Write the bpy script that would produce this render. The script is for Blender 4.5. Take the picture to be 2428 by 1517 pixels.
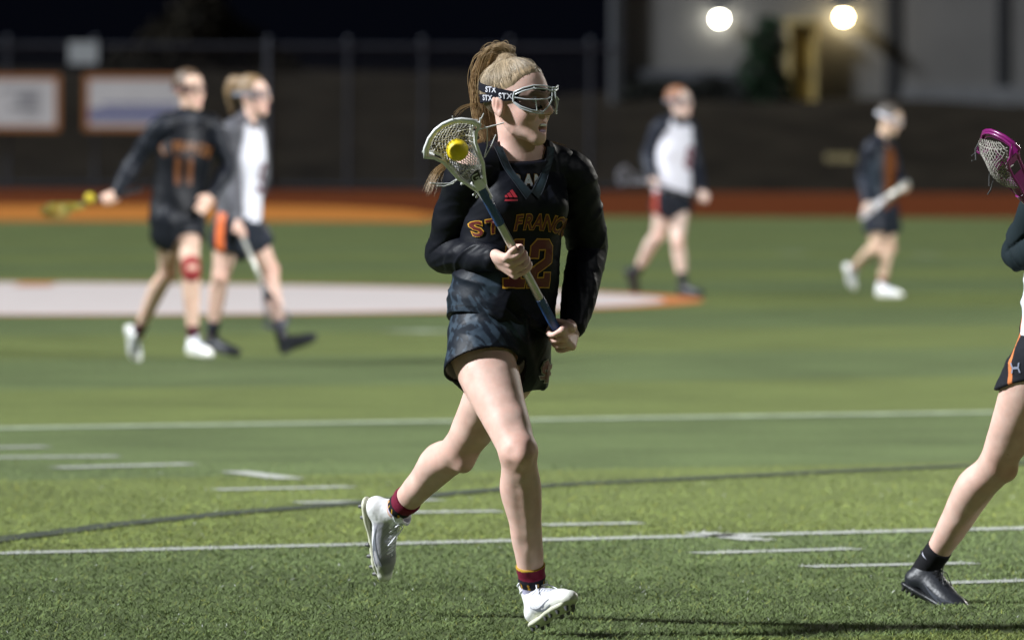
import bpy, bmesh, math, random
import numpy as np
from mathutils import Vector, Matrix
from mathutils.bvhtree import BVHTree

for _o in list(bpy.data.objects):
    bpy.data.objects.remove(_o, do_unlink=True)
SC = bpy.context.scene
COL = SC.collection
random.seed(7)
RNG = np.random.default_rng(11)

# ------------------------------------------------------------------ camera
PW, PH = 2428.0, 1517.0           # size of the photograph in pixels (used to lay things out)
FPX = 19800.0                     # focal length in photograph pixels
CAM_H = 1.45
HORIZON = 290.0
PITCH = math.atan((PH / 2 - HORIZON) / FPX)
ROLL = 0.004
FOCUS = 23.77
cam_d = bpy.data.cameras.new('camera')
cam = bpy.data.objects.new('camera', cam_d)
COL.objects.link(cam)
SC.camera = cam
CAM_M = Matrix.Rotation(math.pi / 2 - PITCH, 3, 'X') @ Matrix.Rotation(ROLL, 3, 'Z')
cam.matrix_world = Matrix.Translation((0, 0, CAM_H)) @ CAM_M.to_4x4()
cam_d.sensor_width = 36.0
cam_d.lens = 36.0 * FPX / PW
cam_d.clip_start = 0.5
cam_d.clip_end = 2000
cam_d.dof.use_dof = True
cam_d.dof.focus_distance = FOCUS
cam_d.dof.aperture_fstop = cam_d.lens / 55.0

# ------------------------------------------------------------------ night sky, floodlight, exposure
SUN_EL, SUN_AZ = math.radians(36), math.radians(12)     # floodlight bank high on the left, a little on the camera's side
LDIR = Vector((-math.cos(SUN_EL) * math.cos(SUN_AZ), -math.cos(SUN_EL) * math.sin(SUN_AZ), math.sin(SUN_EL)))
W = bpy.data.worlds.new('World')
SC.world = W
W.use_nodes = True
nt = W.node_tree
nt.nodes.clear()
wo = nt.nodes.new('ShaderNodeOutputWorld')
wb = nt.nodes.new('ShaderNodeBackground')
ws = nt.nodes.new('ShaderNodeTexSky')
ws.sky_type = 'NISHITA'
ws.sun_disc = False
ws.sun_elevation = math.radians(-4)
ws.sun_rotation = math.radians(200)
wb.inputs['Strength'].default_value = 0.05
wa = nt.nodes.new('ShaderNodeVectorMath')     # the town's faint blue night glow on top of the dusk sky
wa.operation = 'ADD'
wa.inputs[1].default_value = (.018, .023, .045)
nt.links.new(ws.outputs[0], wa.inputs[0])
nt.links.new(wa.outputs[0], wb.inputs['Color'])
nt.links.new(wb.outputs[0], wo.inputs['Surface'])
sun_d = bpy.data.lights.new('sun', 'SUN')
sun_d.energy = 5.0
sun_d.angle = math.radians(5)
sun_d.color = (0.92, 0.96, 1.0)
sun = bpy.data.objects.new('sun', sun_d)
COL.objects.link(sun)
sun.rotation_euler = LDIR.to_track_quat('Z', 'Y').to_euler()
# the floodlight tower across the field, behind and to the right of the runner
fl_d = bpy.data.lights.new('far_floodlight', 'SPOT')
fl_d.energy = 32000
fl_d.spot_size = math.radians(60)
fl_d.spot_blend = 0.5
fl_d.shadow_soft_size = 1.2
fl_d.color = (1.0, 0.97, 0.9)
fl = bpy.data.objects.new('far_floodlight', fl_d)
COL.objects.link(fl)
fl.location = (40, 82, 24)
fl.rotation_euler = (fl.location - Vector((0, 26, 0))).to_track_quat('Z', 'Y').to_euler()

# the bank of floodlights aimed at midfield from the right touchline
f2_d = bpy.data.lights.new('midfield_floodlight', 'SPOT')
f2_d.energy = 165000
f2_d.spot_size = math.radians(60)
f2_d.spot_blend = 0.8
f2_d.shadow_soft_size = 1.2
f2_d.color = (0.95, 0.97, 1.0)
f2 = bpy.data.objects.new('midfield_floodlight', f2_d)
COL.objects.link(f2)
f2.location = (32, 8, 22)
f2.rotation_euler = (f2.location - Vector((-5, 62, 0))).to_track_quat('Z', 'Y').to_euler()

SC.view_settings.view_transform = 'Standard'
SC.view_settings.look = 'None'
SC.view_settings.gamma = 1
SC.view_settings.use_curve_mapping = False
SC.view_settings.exposure = 0.6
SC.render.engine = 'CYCLES'
SC.cycles.use_denoising = True
SC.cycles.max_bounces = 6
SC.cycles.transparent_max_bounces = 12
SC.cycles.sample_clamp_indirect = 6

# ------------------------------------------------------------------ layout helpers
CAMV = Vector((0, 0, CAM_H))


def ray(px, py):
    return CAM_M @ Vector(((px - PW / 2) / FPX, -(py - PH / 2) / FPX, -1.0))


def P(px, py, Y):
    r = ray(px, py)
    return CAMV + r * (Y / r.y)


def G(px, py, z=0.0):
    r = ray(px, py)
    return CAMV + r * ((z - CAM_H) / r.z)


def tag(o, label=None, cat=None, group=None, kind=None):
    if label: o['label'] = label
    if cat: o['category'] = cat
    if group: o['group'] = group
    if kind: o['kind'] = kind
    return o


def npmesh(name, V, F, mat=None, col=None, smooth=True, attrs=None):
    """mesh from numpy arrays; F is a list of (n,k) index arrays"""
    me = bpy.data.meshes.new(name)
    V = np.asarray(V, dtype=np.float32)
    if not (isinstance(F, list) and len(F) and isinstance(F[0], np.ndarray) and F[0].ndim == 2): F = [np.asarray(F)]
    F = [np.asarray(f, dtype=np.int32) for f in F if len(f)]
    nl = sum(f.size for f in F); npoly = sum(len(f) for f in F)
    me.vertices.add(len(V)); me.vertices.foreach_set('co', V.ravel())
    me.loops.add(nl); me.loops.foreach_set('vertex_index', np.concatenate([f.ravel() for f in F]))
    tot = np.concatenate([np.full(len(f), f.shape[1], np.int32) for f in F])
    st = np.concatenate([[0], np.cumsum(tot)[:-1]]).astype(np.int32)
    me.polygons.add(npoly)
    me.polygons.foreach_set('loop_start', st)
    me.polygons.foreach_set('loop_total', tot)
    me.polygons.foreach_set('use_smooth', np.full(npoly, bool(smooth)))
    me.update(calc_edges=True)
    me.validate()
    if col is not None:
        a = me.attributes.new('Col', 'FLOAT_COLOR', 'POINT')
        c = np.ones((len(V), 4), np.float32); c[:, :3] = np.asarray(col)[:, :3]
        a.data.foreach_set('color', c.ravel())
    for k, v in (attrs or {}).items():
        a = me.attributes.new(k, 'FLOAT', 'POINT'); a.data.foreach_set('value', np.asarray(v, np.float32))
    if mat: me.materials.append(mat)
    return me


def link(name, me, parent=None, loc=None, mat=None):
    o = bpy.data.objects.new(name, me)
    COL.objects.link(o)
    if mat is not None:
        me.materials.clear(); me.materials.append(mat)
    if parent is not None: o.parent = parent
    if loc is not None: o.location = loc
    return o


class MB:
    """collects small shapes into one mesh"""
    def __init__(self): self.v = []; self.f = {3: [], 4: []}; self.c = []; self.n = 0

    def add(self, V, F, col=(1, 1, 1)):
        V = np.asarray(V, float); F = np.asarray(F, int)
        if len(V) == 0: return
        self.v.append(V); self.f[F.shape[1]].append(F + self.n); self.n += len(V)
        c = np.asarray(col, float)
        self.c.append(np.broadcast_to(c, (len(V), 3)) if c.ndim == 1 else c)

    def box(self, c, s, R=None, col=(1, 1, 1)):
        q = np.array([[x, y, z] for x in (-1, 1) for y in (-1, 1) for z in (-1, 1)], float) * np.array(s) / 2
        if R is not None: q = q @ np.asarray(R).T
        self.add(q + np.array(c), [[0, 1, 3, 2], [4, 6, 7, 5], [0, 4, 5, 1], [2, 3, 7, 6], [0, 2, 6, 4], [1, 5, 7, 3]], col)

    def tube(self, pts, r, n=6, col=(1, 1, 1), cap=True):
        pts = np.asarray(pts, float); m = len(pts)
        r = np.broadcast_to(np.asarray(r, float), (m,))
        t = np.gradient(pts, axis=0); t /= np.linalg.norm(t, axis=1)[:, None] + 1e-12
        u = np.array([0, 0, 1.0]) if abs(t[0][2]) < .9 else np.array([1.0, 0, 0])
        V = []
        for i in range(m):
            u = u - t[i] * u.dot(t[i]); u /= np.linalg.norm(u) + 1e-12
            w = np.cross(t[i], u)
            for k in range(n):
                a = 2 * math.pi * k / n
                V.append(pts[i] + r[i] * (math.cos(a) * u + math.sin(a) * w))
        F = [[i * n + k, i * n + (k + 1) % n, (i + 1) * n + (k + 1) % n, (i + 1) * n + k] for i in range(m - 1) for k in range(n)]
        self.add(V, F, col)
        if cap:
            base = len(V)
            for i, e in ((0, -1), (m - 1, 1)):
                ring = [V[i * n + k] for k in range(n)]
                c = pts[i] + t[i] * e * r[i] * .4
                tri = [[k, (k + 1) % n, n] if e > 0 else [(k + 1) % n, k, n] for k in range(n)]
                self.add(ring + [c], tri, col)

    def ball(self, c, r, n=10, col=(1, 1, 1)):
        V = []; F = []
        m = n // 2 + 1
        r = np.broadcast_to(np.asarray(r, float), (3,))
        for i in range(m + 1):
            a = math.pi * i / m
            for k in range(n):
                b = 2 * math.pi * k / n
                V.append(np.array(c) + r * np.array([math.sin(a) * math.cos(b), math.sin(a) * math.sin(b), math.cos(a)]))
        for i in range(m):
            for k in range(n):
                F.append([i * n + k, (i + 1) * n + k, (i + 1) * n + (k + 1) % n, i * n + (k + 1) % n])
        self.add(V, F, col)

    def mesh(self, name, mat=None, smooth=True, xf=None):
        V = np.concatenate(self.v)
        if xf is not None: V = xf(V)
        return npmesh(name, V, [np.concatenate(self.f[k]) for k in (3, 4) if self.f[k]], mat, np.concatenate(self.c), smooth)


# ------------------------------------------------------------------ noise
def _hash(ix, iy, iz, seed):
    h = (ix.astype(np.int64) * 374761393 + iy.astype(np.int64) * 668265263 + iz.astype(np.int64) * 1274126177 + seed * 974711) & 0xffffffff
    h = ((h ^ (h >> 13)) * 1274126177) & 0xffffffff
    h = h ^ (h >> 16)
    return (h & 0xffffff) / float(0xffffff)


def vnoise(p, seed=0):
    p = np.asarray(p, float)
    i = np.floor(p); f = p - i; f = f * f * f * (f * (f * 6 - 15) + 10)
    i = i.astype(np.int64)
    r = 0
    for dx in (0, 1):
        for dy in (0, 1):
            for dz in (0, 1):
                w = (f[:, 0] if dx else 1 - f[:, 0]) * (f[:, 1] if dy else 1 - f[:, 1]) * (f[:, 2] if dz else 1 - f[:, 2])
                r = r + w * _hash(i[:, 0] + dx, i[:, 1] + dy, i[:, 2] + dz, seed)
    return r


def fbm(p, seed=0, o=3):
    p = np.asarray(p, float); r = 0; a = .5; s = 0
    for k in range(o):
        r = r + a * vnoise(p * 2 ** k, seed + k * 17); s += a; a *= .5
    return r / s


# ------------------------------------------------------------------ implicit bodies -> one continuous skin
class SDF:
    def __init__(self, h): self.h = h; self.ops = []

    def add(self, fn, lo, hi, k=0.0, mode='u'):
        self.ops.append((fn, np.asarray(lo, float), np.asarray(hi, float), k, mode)); return self

    def sweep(self, pts, rad, k=0.01, flat=None, ratio=1.0, n=12, mode='u', xf=None):
        pts = np.asarray([list(p) for p in pts], float); rad = np.broadcast_to(np.asarray(rad, float), (len(pts),))
        if len(pts) > 2:
            m = n
            tt = np.linspace(0, len(pts) - 1, m + 1); q = []; rr = []
            E = np.vstack([2 * pts[0] - pts[1], pts, 2 * pts[-1] - pts[-2]]); Er = np.concatenate([[rad[0]], rad, [rad[-1]]])
            for t in tt:
                i = min(int(t), len(pts) - 2); s = t - i
                a, b, c, d = E[i:i + 4]
                q.append(.5 * (2 * b + (c - a) * s + (2 * a - 5 * b + 4 * c - d) * s * s + (3 * b - a - 3 * c + d) * s ** 3))
                ra, rb, rc, rd = Er[i:i + 4]
                rr.append(.5 * (2 * rb + (rc - ra) * s + (2 * ra - 5 * rb + 4 * rc - rd) * s * s + (3 * rb - ra - 3 * rc + rd) * s ** 3))
            pts = np.array(q); rad = np.array(rr)
        if flat is not None:
            flat = np.asarray(list(flat), float); flat = flat / np.linalg.norm(flat)

        def fn(X):
            best = None; br = None
            for i in range(len(pts) - 1):
                a, b = pts[i], pts[i + 1]; ba = b - a
                if flat is not None: ba = ba + flat * ((1 / ratio - 1) * ba.dot(flat))
                pa = [X[j] - a[j] for j in range(3)]
                if flat is not None:
                    dp = (pa[0] * flat[0] + pa[1] * flat[1] + pa[2] * flat[2]) * (1 / ratio - 1)
                    pa = [pa[j] + dp * flat[j] for j in range(3)]
                L = max(ba.dot(ba), 1e-12)
                t = np.clip((pa[0] * ba[0] + pa[1] * ba[1] + pa[2] * ba[2]) / L, 0, 1)
                d = (pa[0] - t * ba[0]) ** 2 + (pa[1] - t * ba[1]) ** 2 + (pa[2] - t * ba[2]) ** 2
                r = rad[i] + t * (rad[i + 1] - rad[i])
                if best is None: best, br = d, r
                else:
                    br = np.where(d < best, r, br); best = np.minimum(best, d)
            return np.sqrt(best) - br
        R = rad.max() * max(1, ratio)
        return self.add(fn, pts.min(0) - R, pts.max(0) + R, k, mode)

    def ell(self, c, r, axes=None, k=0.01, mode='u'):
        c = np.asarray(list(c), float); r = np.broadcast_to(np.asarray(r, float), (3,))
        A = np.eye(3) if axes is None else np.asarray([list(a) for a in axes], float)

        def fn(X):
            p = [X[j] - c[j] for j in range(3)]
            q = [(p[0] * A[i][0] + p[1] * A[i][1] + p[2] * A[i][2]) for i in range(3)]
            k0 = np.sqrt(sum((q[i] / r[i]) ** 2 for i in range(3)))
            k1 = np.sqrt(sum((q[i] / r[i] ** 2) ** 2 for i in range(3))) + 1e-9
            return k0 * (k0 - 1) / k1
        R = r.max()
        return self.add(fn, c - R, c + R, k, mode)

    def plane(self, p, n, mode='i', k=0.0):
        """keeps the side the normal points away from"""
        p = np.asarray(list(p), float); n = np.asarray(list(n), float); n = n / np.linalg.norm(n)
        return self.add(lambda X: (X[0] - p[0]) * n[0] + (X[1] - p[1]) * n[1] + (X[2] - p[2]) * n[2], [-9] * 3, [9] * 3, k, mode)

    def mesh(self, smooth=1):
        h = self.h
        un = [o for o in self.ops if o[4] == 'u']
        lo = np.min([o[1] for o in un], 0) - 4 * h; hi = np.max([o[2] for o in un], 0) + 4 * h
        n = np.ceil((hi - lo) / h).astype(int) + 1
        d = np.full(n, 1.0, np.float32)
        ax = [lo[i] + h * np.arange(n[i]) for i in range(3)]
        for fn, a, b, k, mode in self.ops:
            m = k + 3 * h
            i0 = np.clip(np.floor((a - m - lo) / h).astype(int), 0, n); i1 = np.clip(np.ceil((b + m - lo) / h).astype(int) + 1, 0, n)
            if (i1 <= i0).any(): continue
            X = (ax[0][i0[0]:i1[0], None, None].astype(np.float32), ax[1][None, i0[1]:i1[1], None].astype(np.float32), ax[2][None, None, i0[2]:i1[2]].astype(np.float32))
            v = np.broadcast_to(fn(X), tuple(i1 - i0)).astype(np.float32)
            sl = tuple(slice(i0[j], i1[j]) for j in range(3))
            w = d[sl]
            if mode == 'u':
                if k > 0:
                    hh = np.maximum(k - np.abs(w - v), 0) / k
                    d[sl] = np.minimum(w, v) - hh * hh * k * .25
                else: d[sl] = np.minimum(w, v)
            else:
                if mode == 's': v = -v
                if k > 0:
                    hh = np.maximum(k - np.abs(w - v), 0) / k
                    d[sl] = np.maximum(w, v) + hh * hh * k * .25
                else: d[sl] = np.maximum(w, v)
        return surfnets(d, lo, h, smooth)


def surfnets(d, lo, h, smooth=1):
    GH[0] = h
    s = d < 0
    c = np.zeros(tuple(np.array(d.shape) - 1), np.uint8)
    S8 = s.astype(np.uint8)
    for i in (0, 1):
        for j in (0, 1):
            for k in (0, 1):
                c += S8[i:i + c.shape[0], j:j + c.shape[1], k:k + c.shape[2]]
    act = (c > 0) & (c < 8)
    idx = np.full(c.shape, -1, np.int32)
    ci, cj, ck = np.nonzero(act)
    idx[act] = np.arange(len(ci))
    acc = np.zeros((len(ci), 3)); cnt = np.zeros(len(ci))
    cor = [(i, j, k) for i in (0, 1) for j in (0, 1) for k in (0, 1)]
    for a in cor:
        for e in range(3):
            if a[e]: continue
            b = list(a); b[e] = 1
            da = d[ci + a[0], cj + a[1], ck + a[2]]; db = d[ci + b[0], cj + b[1], ck + b[2]]
            m = (da < 0) != (db < 0)
            t = np.where(m, da / np.where(m, da - db, 1), 0)
            for q in range(3):
                acc[:, q] += np.where(m, a[q] + (t if q == e else 0), 0)
            cnt += m
    V = lo + h * (np.stack([ci, cj, ck], 1) + acc / cnt[:, None])
    F = []
    for e in range(3):
        u, w = (e + 1) % 3, (e + 2) % 3
        sa = [slice(None)] * 3; sb = [slice(None)] * 3
        sa[e] = slice(0, -1); sb[e] = slice(1, None)
        A = s[tuple(sa)]; B = s[tuple(sb)]
        m = A != B
        I = np.stack(np.nonzero(m), 1)
        I = I[(I[:, u] > 0) & (I[:, w] > 0) & (I[:, u] < c.shape[u]) & (I[:, w] < c.shape[w])]
        if not len(I): continue
        q = []
        for du, dw in ((-1, -1), (0, -1), (0, 0), (-1, 0)):
            J = I.copy(); J[:, u] += du; J[:, w] += dw
            q.append(idx[J[:, 0], J[:, 1], J[:, 2]])
        q = np.stack(q, 1)
        ins = s[I[:, 0], I[:, 1], I[:, 2]]
        q[~ins] = q[~ins][:, ::-1]
        F.append(q)
    F = np.concatenate(F)
    F = F[(F >= 0).all(1)]
    for _ in range(smooth): V = relax(V, F, .5)
    for _ in range(2):
        q = (V - lo) / h
        v, g = trisample(d, q)
        V = V - np.clip(v / np.maximum((g * g).sum(1), .2) , -.8 * h, .8 * h)[:, None] * g
        V = relax(V, F, .12)
    return V, F


def trisample(d, q):
    i = np.clip(np.floor(q).astype(int), 0, np.array(d.shape) - 2); f = q - i
    c = {}
    for a in (0, 1):
        for b in (0, 1):
            for e in (0, 1): c[a, b, e] = d[i[:, 0] + a, i[:, 1] + b, i[:, 2] + e].astype(float)
    fx, fy, fz = f.T
    def mixf(u, w, t): return u * (1 - t) + w * t
    x00, x10, x01, x11 = mixf(c[0, 0, 0], c[1, 0, 0], fx), mixf(c[0, 1, 0], c[1, 1, 0], fx), mixf(c[0, 0, 1], c[1, 0, 1], fx), mixf(c[0, 1, 1], c[1, 1, 1], fx)
    y0, y1 = mixf(x00, x10, fy), mixf(x01, x11, fy)
    v = mixf(y0, y1, fz)
    gz = y1 - y0
    gy = mixf(x10 - x00, x11 - x01, fz)
    gx = mixf(mixf(c[1, 0, 0] - c[0, 0, 0], c[1, 1, 0] - c[0, 1, 0], fy), mixf(c[1, 0, 1] - c[0, 0, 1], c[1, 1, 1] - c[0, 1, 1], fy), fz)
    return v, np.stack([gx, gy, gz], 1) / GH[0]


GH = [1.0]


def relax(V, F, w=.5):
    e = np.concatenate([F[:, [i, (i + 1) % F.shape[1]]] for i in range(F.shape[1])])
    n = np.bincount(e[:, 0], minlength=len(V)) + 1e-9
    M = np.stack([np.bincount(e[:, 0], V[e[:, 1], q], len(V)) / n for q in range(3)], 1)
    return V * (1 - w) + M * w


def vnormals(V, F):
    n = np.cross(V[F[:, 2]] - V[F[:, 0]], V[F[:, 3 % F.shape[1]]] - V[F[:, 1]])
    N = np.zeros_like(V)
    for i in range(F.shape[1]):
        for q in range(3): N[:, q] += np.bincount(F[:, i], n[:, q], len(V))
    return N / (np.linalg.norm(N, axis=1)[:, None] + 1e-12)


def folds(V, F, axis, fpar, fperp, amp, seed=0, warp=.6, mask=None, sharp=2.4):
    """cloth creases: ridges that run across `axis` (creases repeat quickly along it)"""
    N = vnormals(V, F)
    ax = np.asarray(list(axis), float); ax /= np.linalg.norm(ax)
    t = V @ ax
    q = V - t[:, None] * ax
    wv = (fbm(V * fperp * .7, seed + 5) - .5) * 2
    c = q * fperp + ax * ((t * fpar + wv * warp * fpar / max(fperp, 1e-6) * .35)[:, None])
    n = fbm(c, seed, 2)
    rdg = (1 - np.abs(2 * n - 1)) ** sharp
    disp = amp * (rdg - .35)
    if mask is not None: disp = disp * mask
    return V + N * disp[:, None]

# ------------------------------------------------------------------ materials
def mat(name, col=(.5, .5, .5), rough=.5, metal=0.0, spec=.5, sss=0.0, attr=False, emit=None, estr=0.0, alpha=1.0,
        bump=0.0, bscale=200.0, bstretch=None, var=0.0, vscale=12.0, coat=0.0, sheen=0.0):
    m = bpy.data.materials.new(name); m.use_nodes = True
    t = m.node_tree; b = t.nodes['Principled BSDF']; L = t.links.new
    b.inputs['Base Color'].default_value = (*col, 1)
    b.inputs['Roughness'].default_value = rough
    b.inputs['Metallic'].default_value = metal
    b.inputs['Specular IOR Level'].default_value = spec
    b.inputs['Coat Weight'].default_value = coat
    b.inputs['Sheen Weight'].default_value = sheen
    if sss:
        b.inputs['Subsurface Weight'].default_value = sss
        b.inputs['Subsurface Radius'].default_value = (1.0, .35, .2)
        b.inputs['Subsurface Scale'].default_value = .008
    if emit: b.inputs['Emission Color'].default_value = (*emit, 1); b.inputs['Emission Strength'].default_value = estr
    b.inputs['Alpha'].default_value = alpha
    src = None
    if attr:
        a = t.nodes.new('ShaderNodeAttribute'); a.attribute_name = 'Col'; src = a.outputs['Color']
    tc = t.nodes.new('ShaderNodeTexCoord')
    if var:
        n = t.nodes.new('ShaderNodeTexNoise'); n.inputs['Scale'].default_value = vscale; n.inputs['Detail'].default_value = 5
        L(tc.outputs['Object'], n.inputs['Vector'])
        mr = t.nodes.new('ShaderNodeMapRange'); mr.inputs['From Min'].default_value = .25; mr.inputs['From Max'].default_value = .75
        mr.inputs['To Min'].default_value = 1 - var; mr.inputs['To Max'].default_value = 1 + var
        L(n.outputs['Fac'], mr.inputs['Value'])
        vm = t.nodes.new('ShaderNodeVectorMath'); vm.operation = 'SCALE'
        if src is not None: L(src, vm.inputs[0])
        else: vm.inputs[0].default_value = col
        L(mr.outputs[0], vm.inputs['Scale']); src = vm.outputs[0]
    if src is not None: L(src, b.inputs['Base Color'])
    if bump:
        n = t.nodes.new('ShaderNodeTexNoise'); n.inputs['Scale'].default_value = bscale; n.inputs['Detail'].default_value = 4
        if bstretch:
            mp = t.nodes.new('ShaderNodeMapping'); mp.inputs['Scale'].default_value = bstretch
            L(tc.outputs['Object'], mp.inputs['Vector']); L(mp.outputs[0], n.inputs['Vector'])
        else: L(tc.outputs['Object'], n.inputs['Vector'])
        bp = t.nodes.new('ShaderNodeBump'); bp.inputs['Strength'].default_value = bump; bp.inputs['Distance'].default_value = .01
        L(n.outputs['Fac'], bp.inputs['Height']); L(bp.outputs[0], b.inputs['Normal'])
    return m


# ------------------------------------------------------------------ the field: where its lines run
LA, LB = G(0, 1313), G(2428, 1253)            # near yard line
FA, FB = G(0, 1016), G(2428, 977)             # far yard line
UDIR = (LB - LA); UDIR.z = 0; UDIR.normalize()
NDIR = Vector((-UDIR.y, UDIR.x, 0))
VLINE = LA.dot(NDIR) * .5 + LB.dot(NDIR) * .5
PANEL = abs((FA.dot(NDIR) * .5 + FB.dot(NDIR) * .5) - VLINE) / 2


def turf_tone(x, y):
    """0 = dark mown panel, 1 = light one (numpy)"""
    v = (x * NDIR.x + y * NDIR.y - VLINE) / PANEL
    return (np.floor(v).astype(int) % 2 == 0).astype(float)


DARK_T, LIGHT_T = (.082, .110, .040), (.102, .127, .036)


def turf_material():
    m = bpy.data.materials.new('turf'); m.use_nodes = True
    t = m.node_tree; b = t.nodes['Principled BSDF']; L = t.links.new
    geo = t.nodes.new('ShaderNodeNewGeometry')
    dot = t.nodes.new('ShaderNodeVectorMath'); dot.operation = 'DOT_PRODUCT'
    dot.inputs[1].default_value = (NDIR.x / PANEL / 2, NDIR.y / PANEL / 2, 0)
    L(geo.outputs['Position'], dot.inputs[0])
    ad = t.nodes.new('ShaderNodeMath'); ad.operation = 'SUBTRACT'; ad.inputs[1].default_value = VLINE / PANEL / 2
    L(dot.outputs['Value'], ad.inputs[0])
    fr = t.nodes.new('ShaderNodeMath'); fr.operation = 'FRACT'; L(ad.outputs[0], fr.inputs[0])
    lt = t.nodes.new('ShaderNodeMath'); lt.operation = 'LESS_THAN'; lt.inputs[1].default_value = .5; L(fr.outputs[0], lt.inputs[0])
    mx = t.nodes.new('ShaderNodeMix'); mx.data_type = 'RGBA'
    mx.inputs[6].default_value = (*DARK_T, 1); mx.inputs[7].default_value = (*LIGHT_T, 1)
    L(lt.outputs[0], mx.inputs[0])
    src = mx.outputs[2]
    for sc, lo, hi in ((260, .55, 1.45), (22, .82, 1.18), (.9, .8, 1.2)):
        n = t.nodes.new('ShaderNodeTexNoise'); n.inputs['Scale'].default_value = sc; n.inputs['Detail'].default_value = 3
        L(geo.outputs['Position'], n.inputs['Vector'])
        mr = t.nodes.new('ShaderNodeMapRange'); mr.inputs['From Min'].default_value = .3; mr.inputs['From Max'].default_value = .7
        mr.inputs['To Min'].default_value = lo; mr.inputs['To Max'].default_value = hi
        L(n.outputs['Fac'], mr.inputs['Value'])
        vm = t.nodes.new('ShaderNodeVectorMath'); vm.operation = 'SCALE'
        L(src, vm.inputs[0]); L(mr.outputs[0], vm.inputs['Scale']); src = vm.outputs[0]
    L(src, b.inputs['Base Color'])
    b.inputs['Roughness'].default_value = .72; b.inputs['Specular IOR Level'].default_value = .26
    n = t.nodes.new('ShaderNodeTexNoise'); n.inputs['Scale'].default_value = 180; n.inputs['Detail'].default_value = 3
    L(geo.outputs['Position'], n.inputs['Vector'])
    bp = t.nodes.new('ShaderNodeBump'); bp.inputs['Strength'].default_value = .7; bp.inputs['Distance'].default_value = .02
    L(n.outputs['Fac'], bp.inputs['Height']); L(bp.outputs[0], b.inputs['Normal'])
    return m


M_TURF = turf_material()
M_LINE = mat('line_white', (.30, .31, .28), .7, bump=.5, bscale=150, var=.35, vscale=30)
M_LINE_FAINT = mat('line_faded', (.23, .27, .19), .7, var=.45, vscale=9)
M_BLACKLINE = mat('line_black', (.032, .040, .027), .7, var=.4, vscale=14)
M_TRACK = mat('track_red', (.082, .021, .006), .9, spec=.05, bump=.4, bscale=60, var=.15, vscale=.6)
M_ORANGE = mat('turf_orange', (.36, .13, .02), .75, spec=.2, bump=.4, bscale=60, var=.12, vscale=.5)
M_LOGOW = mat('logo_white', (.45, .40, .385), .7, var=.06, vscale=2)
M_LOGOO = mat('logo_orange', (.40, .13, .03), .7, var=.1, vscale=2)
M_SOIL = mat('soil_brown', (.0105, .0085, .006), .95, spec=.05, bump=.8, bscale=3, var=.5, vscale=.8)


def grid(x0, x1, y0, y1, nx, ny, zf):
    X, Y = np.meshgrid(np.linspace(x0, x1, nx), np.linspace(y0, y1, ny))
    V = np.stack([X.ravel(), Y.ravel(), zf(X.ravel(), Y.ravel())], 1)
    i = np.arange(ny - 1)[:, None] * nx + np.arange(nx - 1)[None]
    i = i.ravel()
    return V, np.stack([i, i + 1, i + nx + 1, i + nx], 1)


YT = 129.0     # where the turf ends and the track begins
YF = 172.0     # the fence behind the track
V, F = grid(-160, 160, -40, YT, 3, 3, lambda x, y: x * 0)
tag(link('turf', npmesh('turf', V, F, M_TURF, smooth=False)), kind='structure')
V, F = grid(-160, 160, YT, YF + 3, 3, 3, lambda x, y: x * 0)
tag(link('running_track', npmesh('running_track', V, F, M_TRACK, smooth=False)), kind='structure')


def bank_z(x, y):
    s = np.clip((y - YF - 2.2) / 12.0, 0, 1)
    h = np.where(x < 0, 2.5, 1.9) + .35 * (fbm(np.stack([x * .25, y * .2, x * 0], 1), 3, 2) - .5)
    far = np.clip((y - 200) / 120, 0, 1)
    return h * (s * s * (3 - 2 * s)) - .02 + far * 3


V, F = grid(-40, 40, YF + 1.2, YF + 40, 160, 90, bank_z)
tag(link('embankment', npmesh('embankment', V, F, M_SOIL)), kind='structure')
V, F = grid(-500, 500, -300, 900, 3, 3, lambda x, y: x * 0 - .25)
tag(link('ground', npmesh('ground', V, F, M_SOIL, smooth=False)), kind='structure')


# ---- markings: thin sheets laid on the turf
def ribbon(name, pts, w, m, z=.004, wv=None):
    pts = [Vector((p[0], p[1], 0)) for p in pts]
    V = []; F = []
    for i, p in enumerate(pts):
        t = (pts[min(i + 1, len(pts) - 1)] - pts[max(i - 1, 0)]).normalized()
        n = Vector((-t.y, t.x, 0)) if wv is None else wv
        for s in (-1, 1): V.append((p.x + n.x * s * w / 2, p.y + n.y * s * w / 2, z))
    F = [[2 * i, 2 * i + 2, 2 * i + 3, 2 * i + 1] for i in range(len(pts) - 1)]
    return tag(link(name, npmesh(name, V, F, m, smooth=False)), kind='structure')


LINES = []      # (a, b, width, colour) near lines, also used to colour the turf fibres


def mark(name, a, b, w, m=None, colr=(.42, .43, .40)):
    a = Vector((a.x, a.y, 0)); b = Vector((b.x, b.y, 0))
    n = max(2, int((b - a).length / .5))
    ribbon(name, [a.lerp(b, i / n) for i in range(n + 1)], w, m or M_LINE)
    LINES.append((a, b, w, colr))


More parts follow.
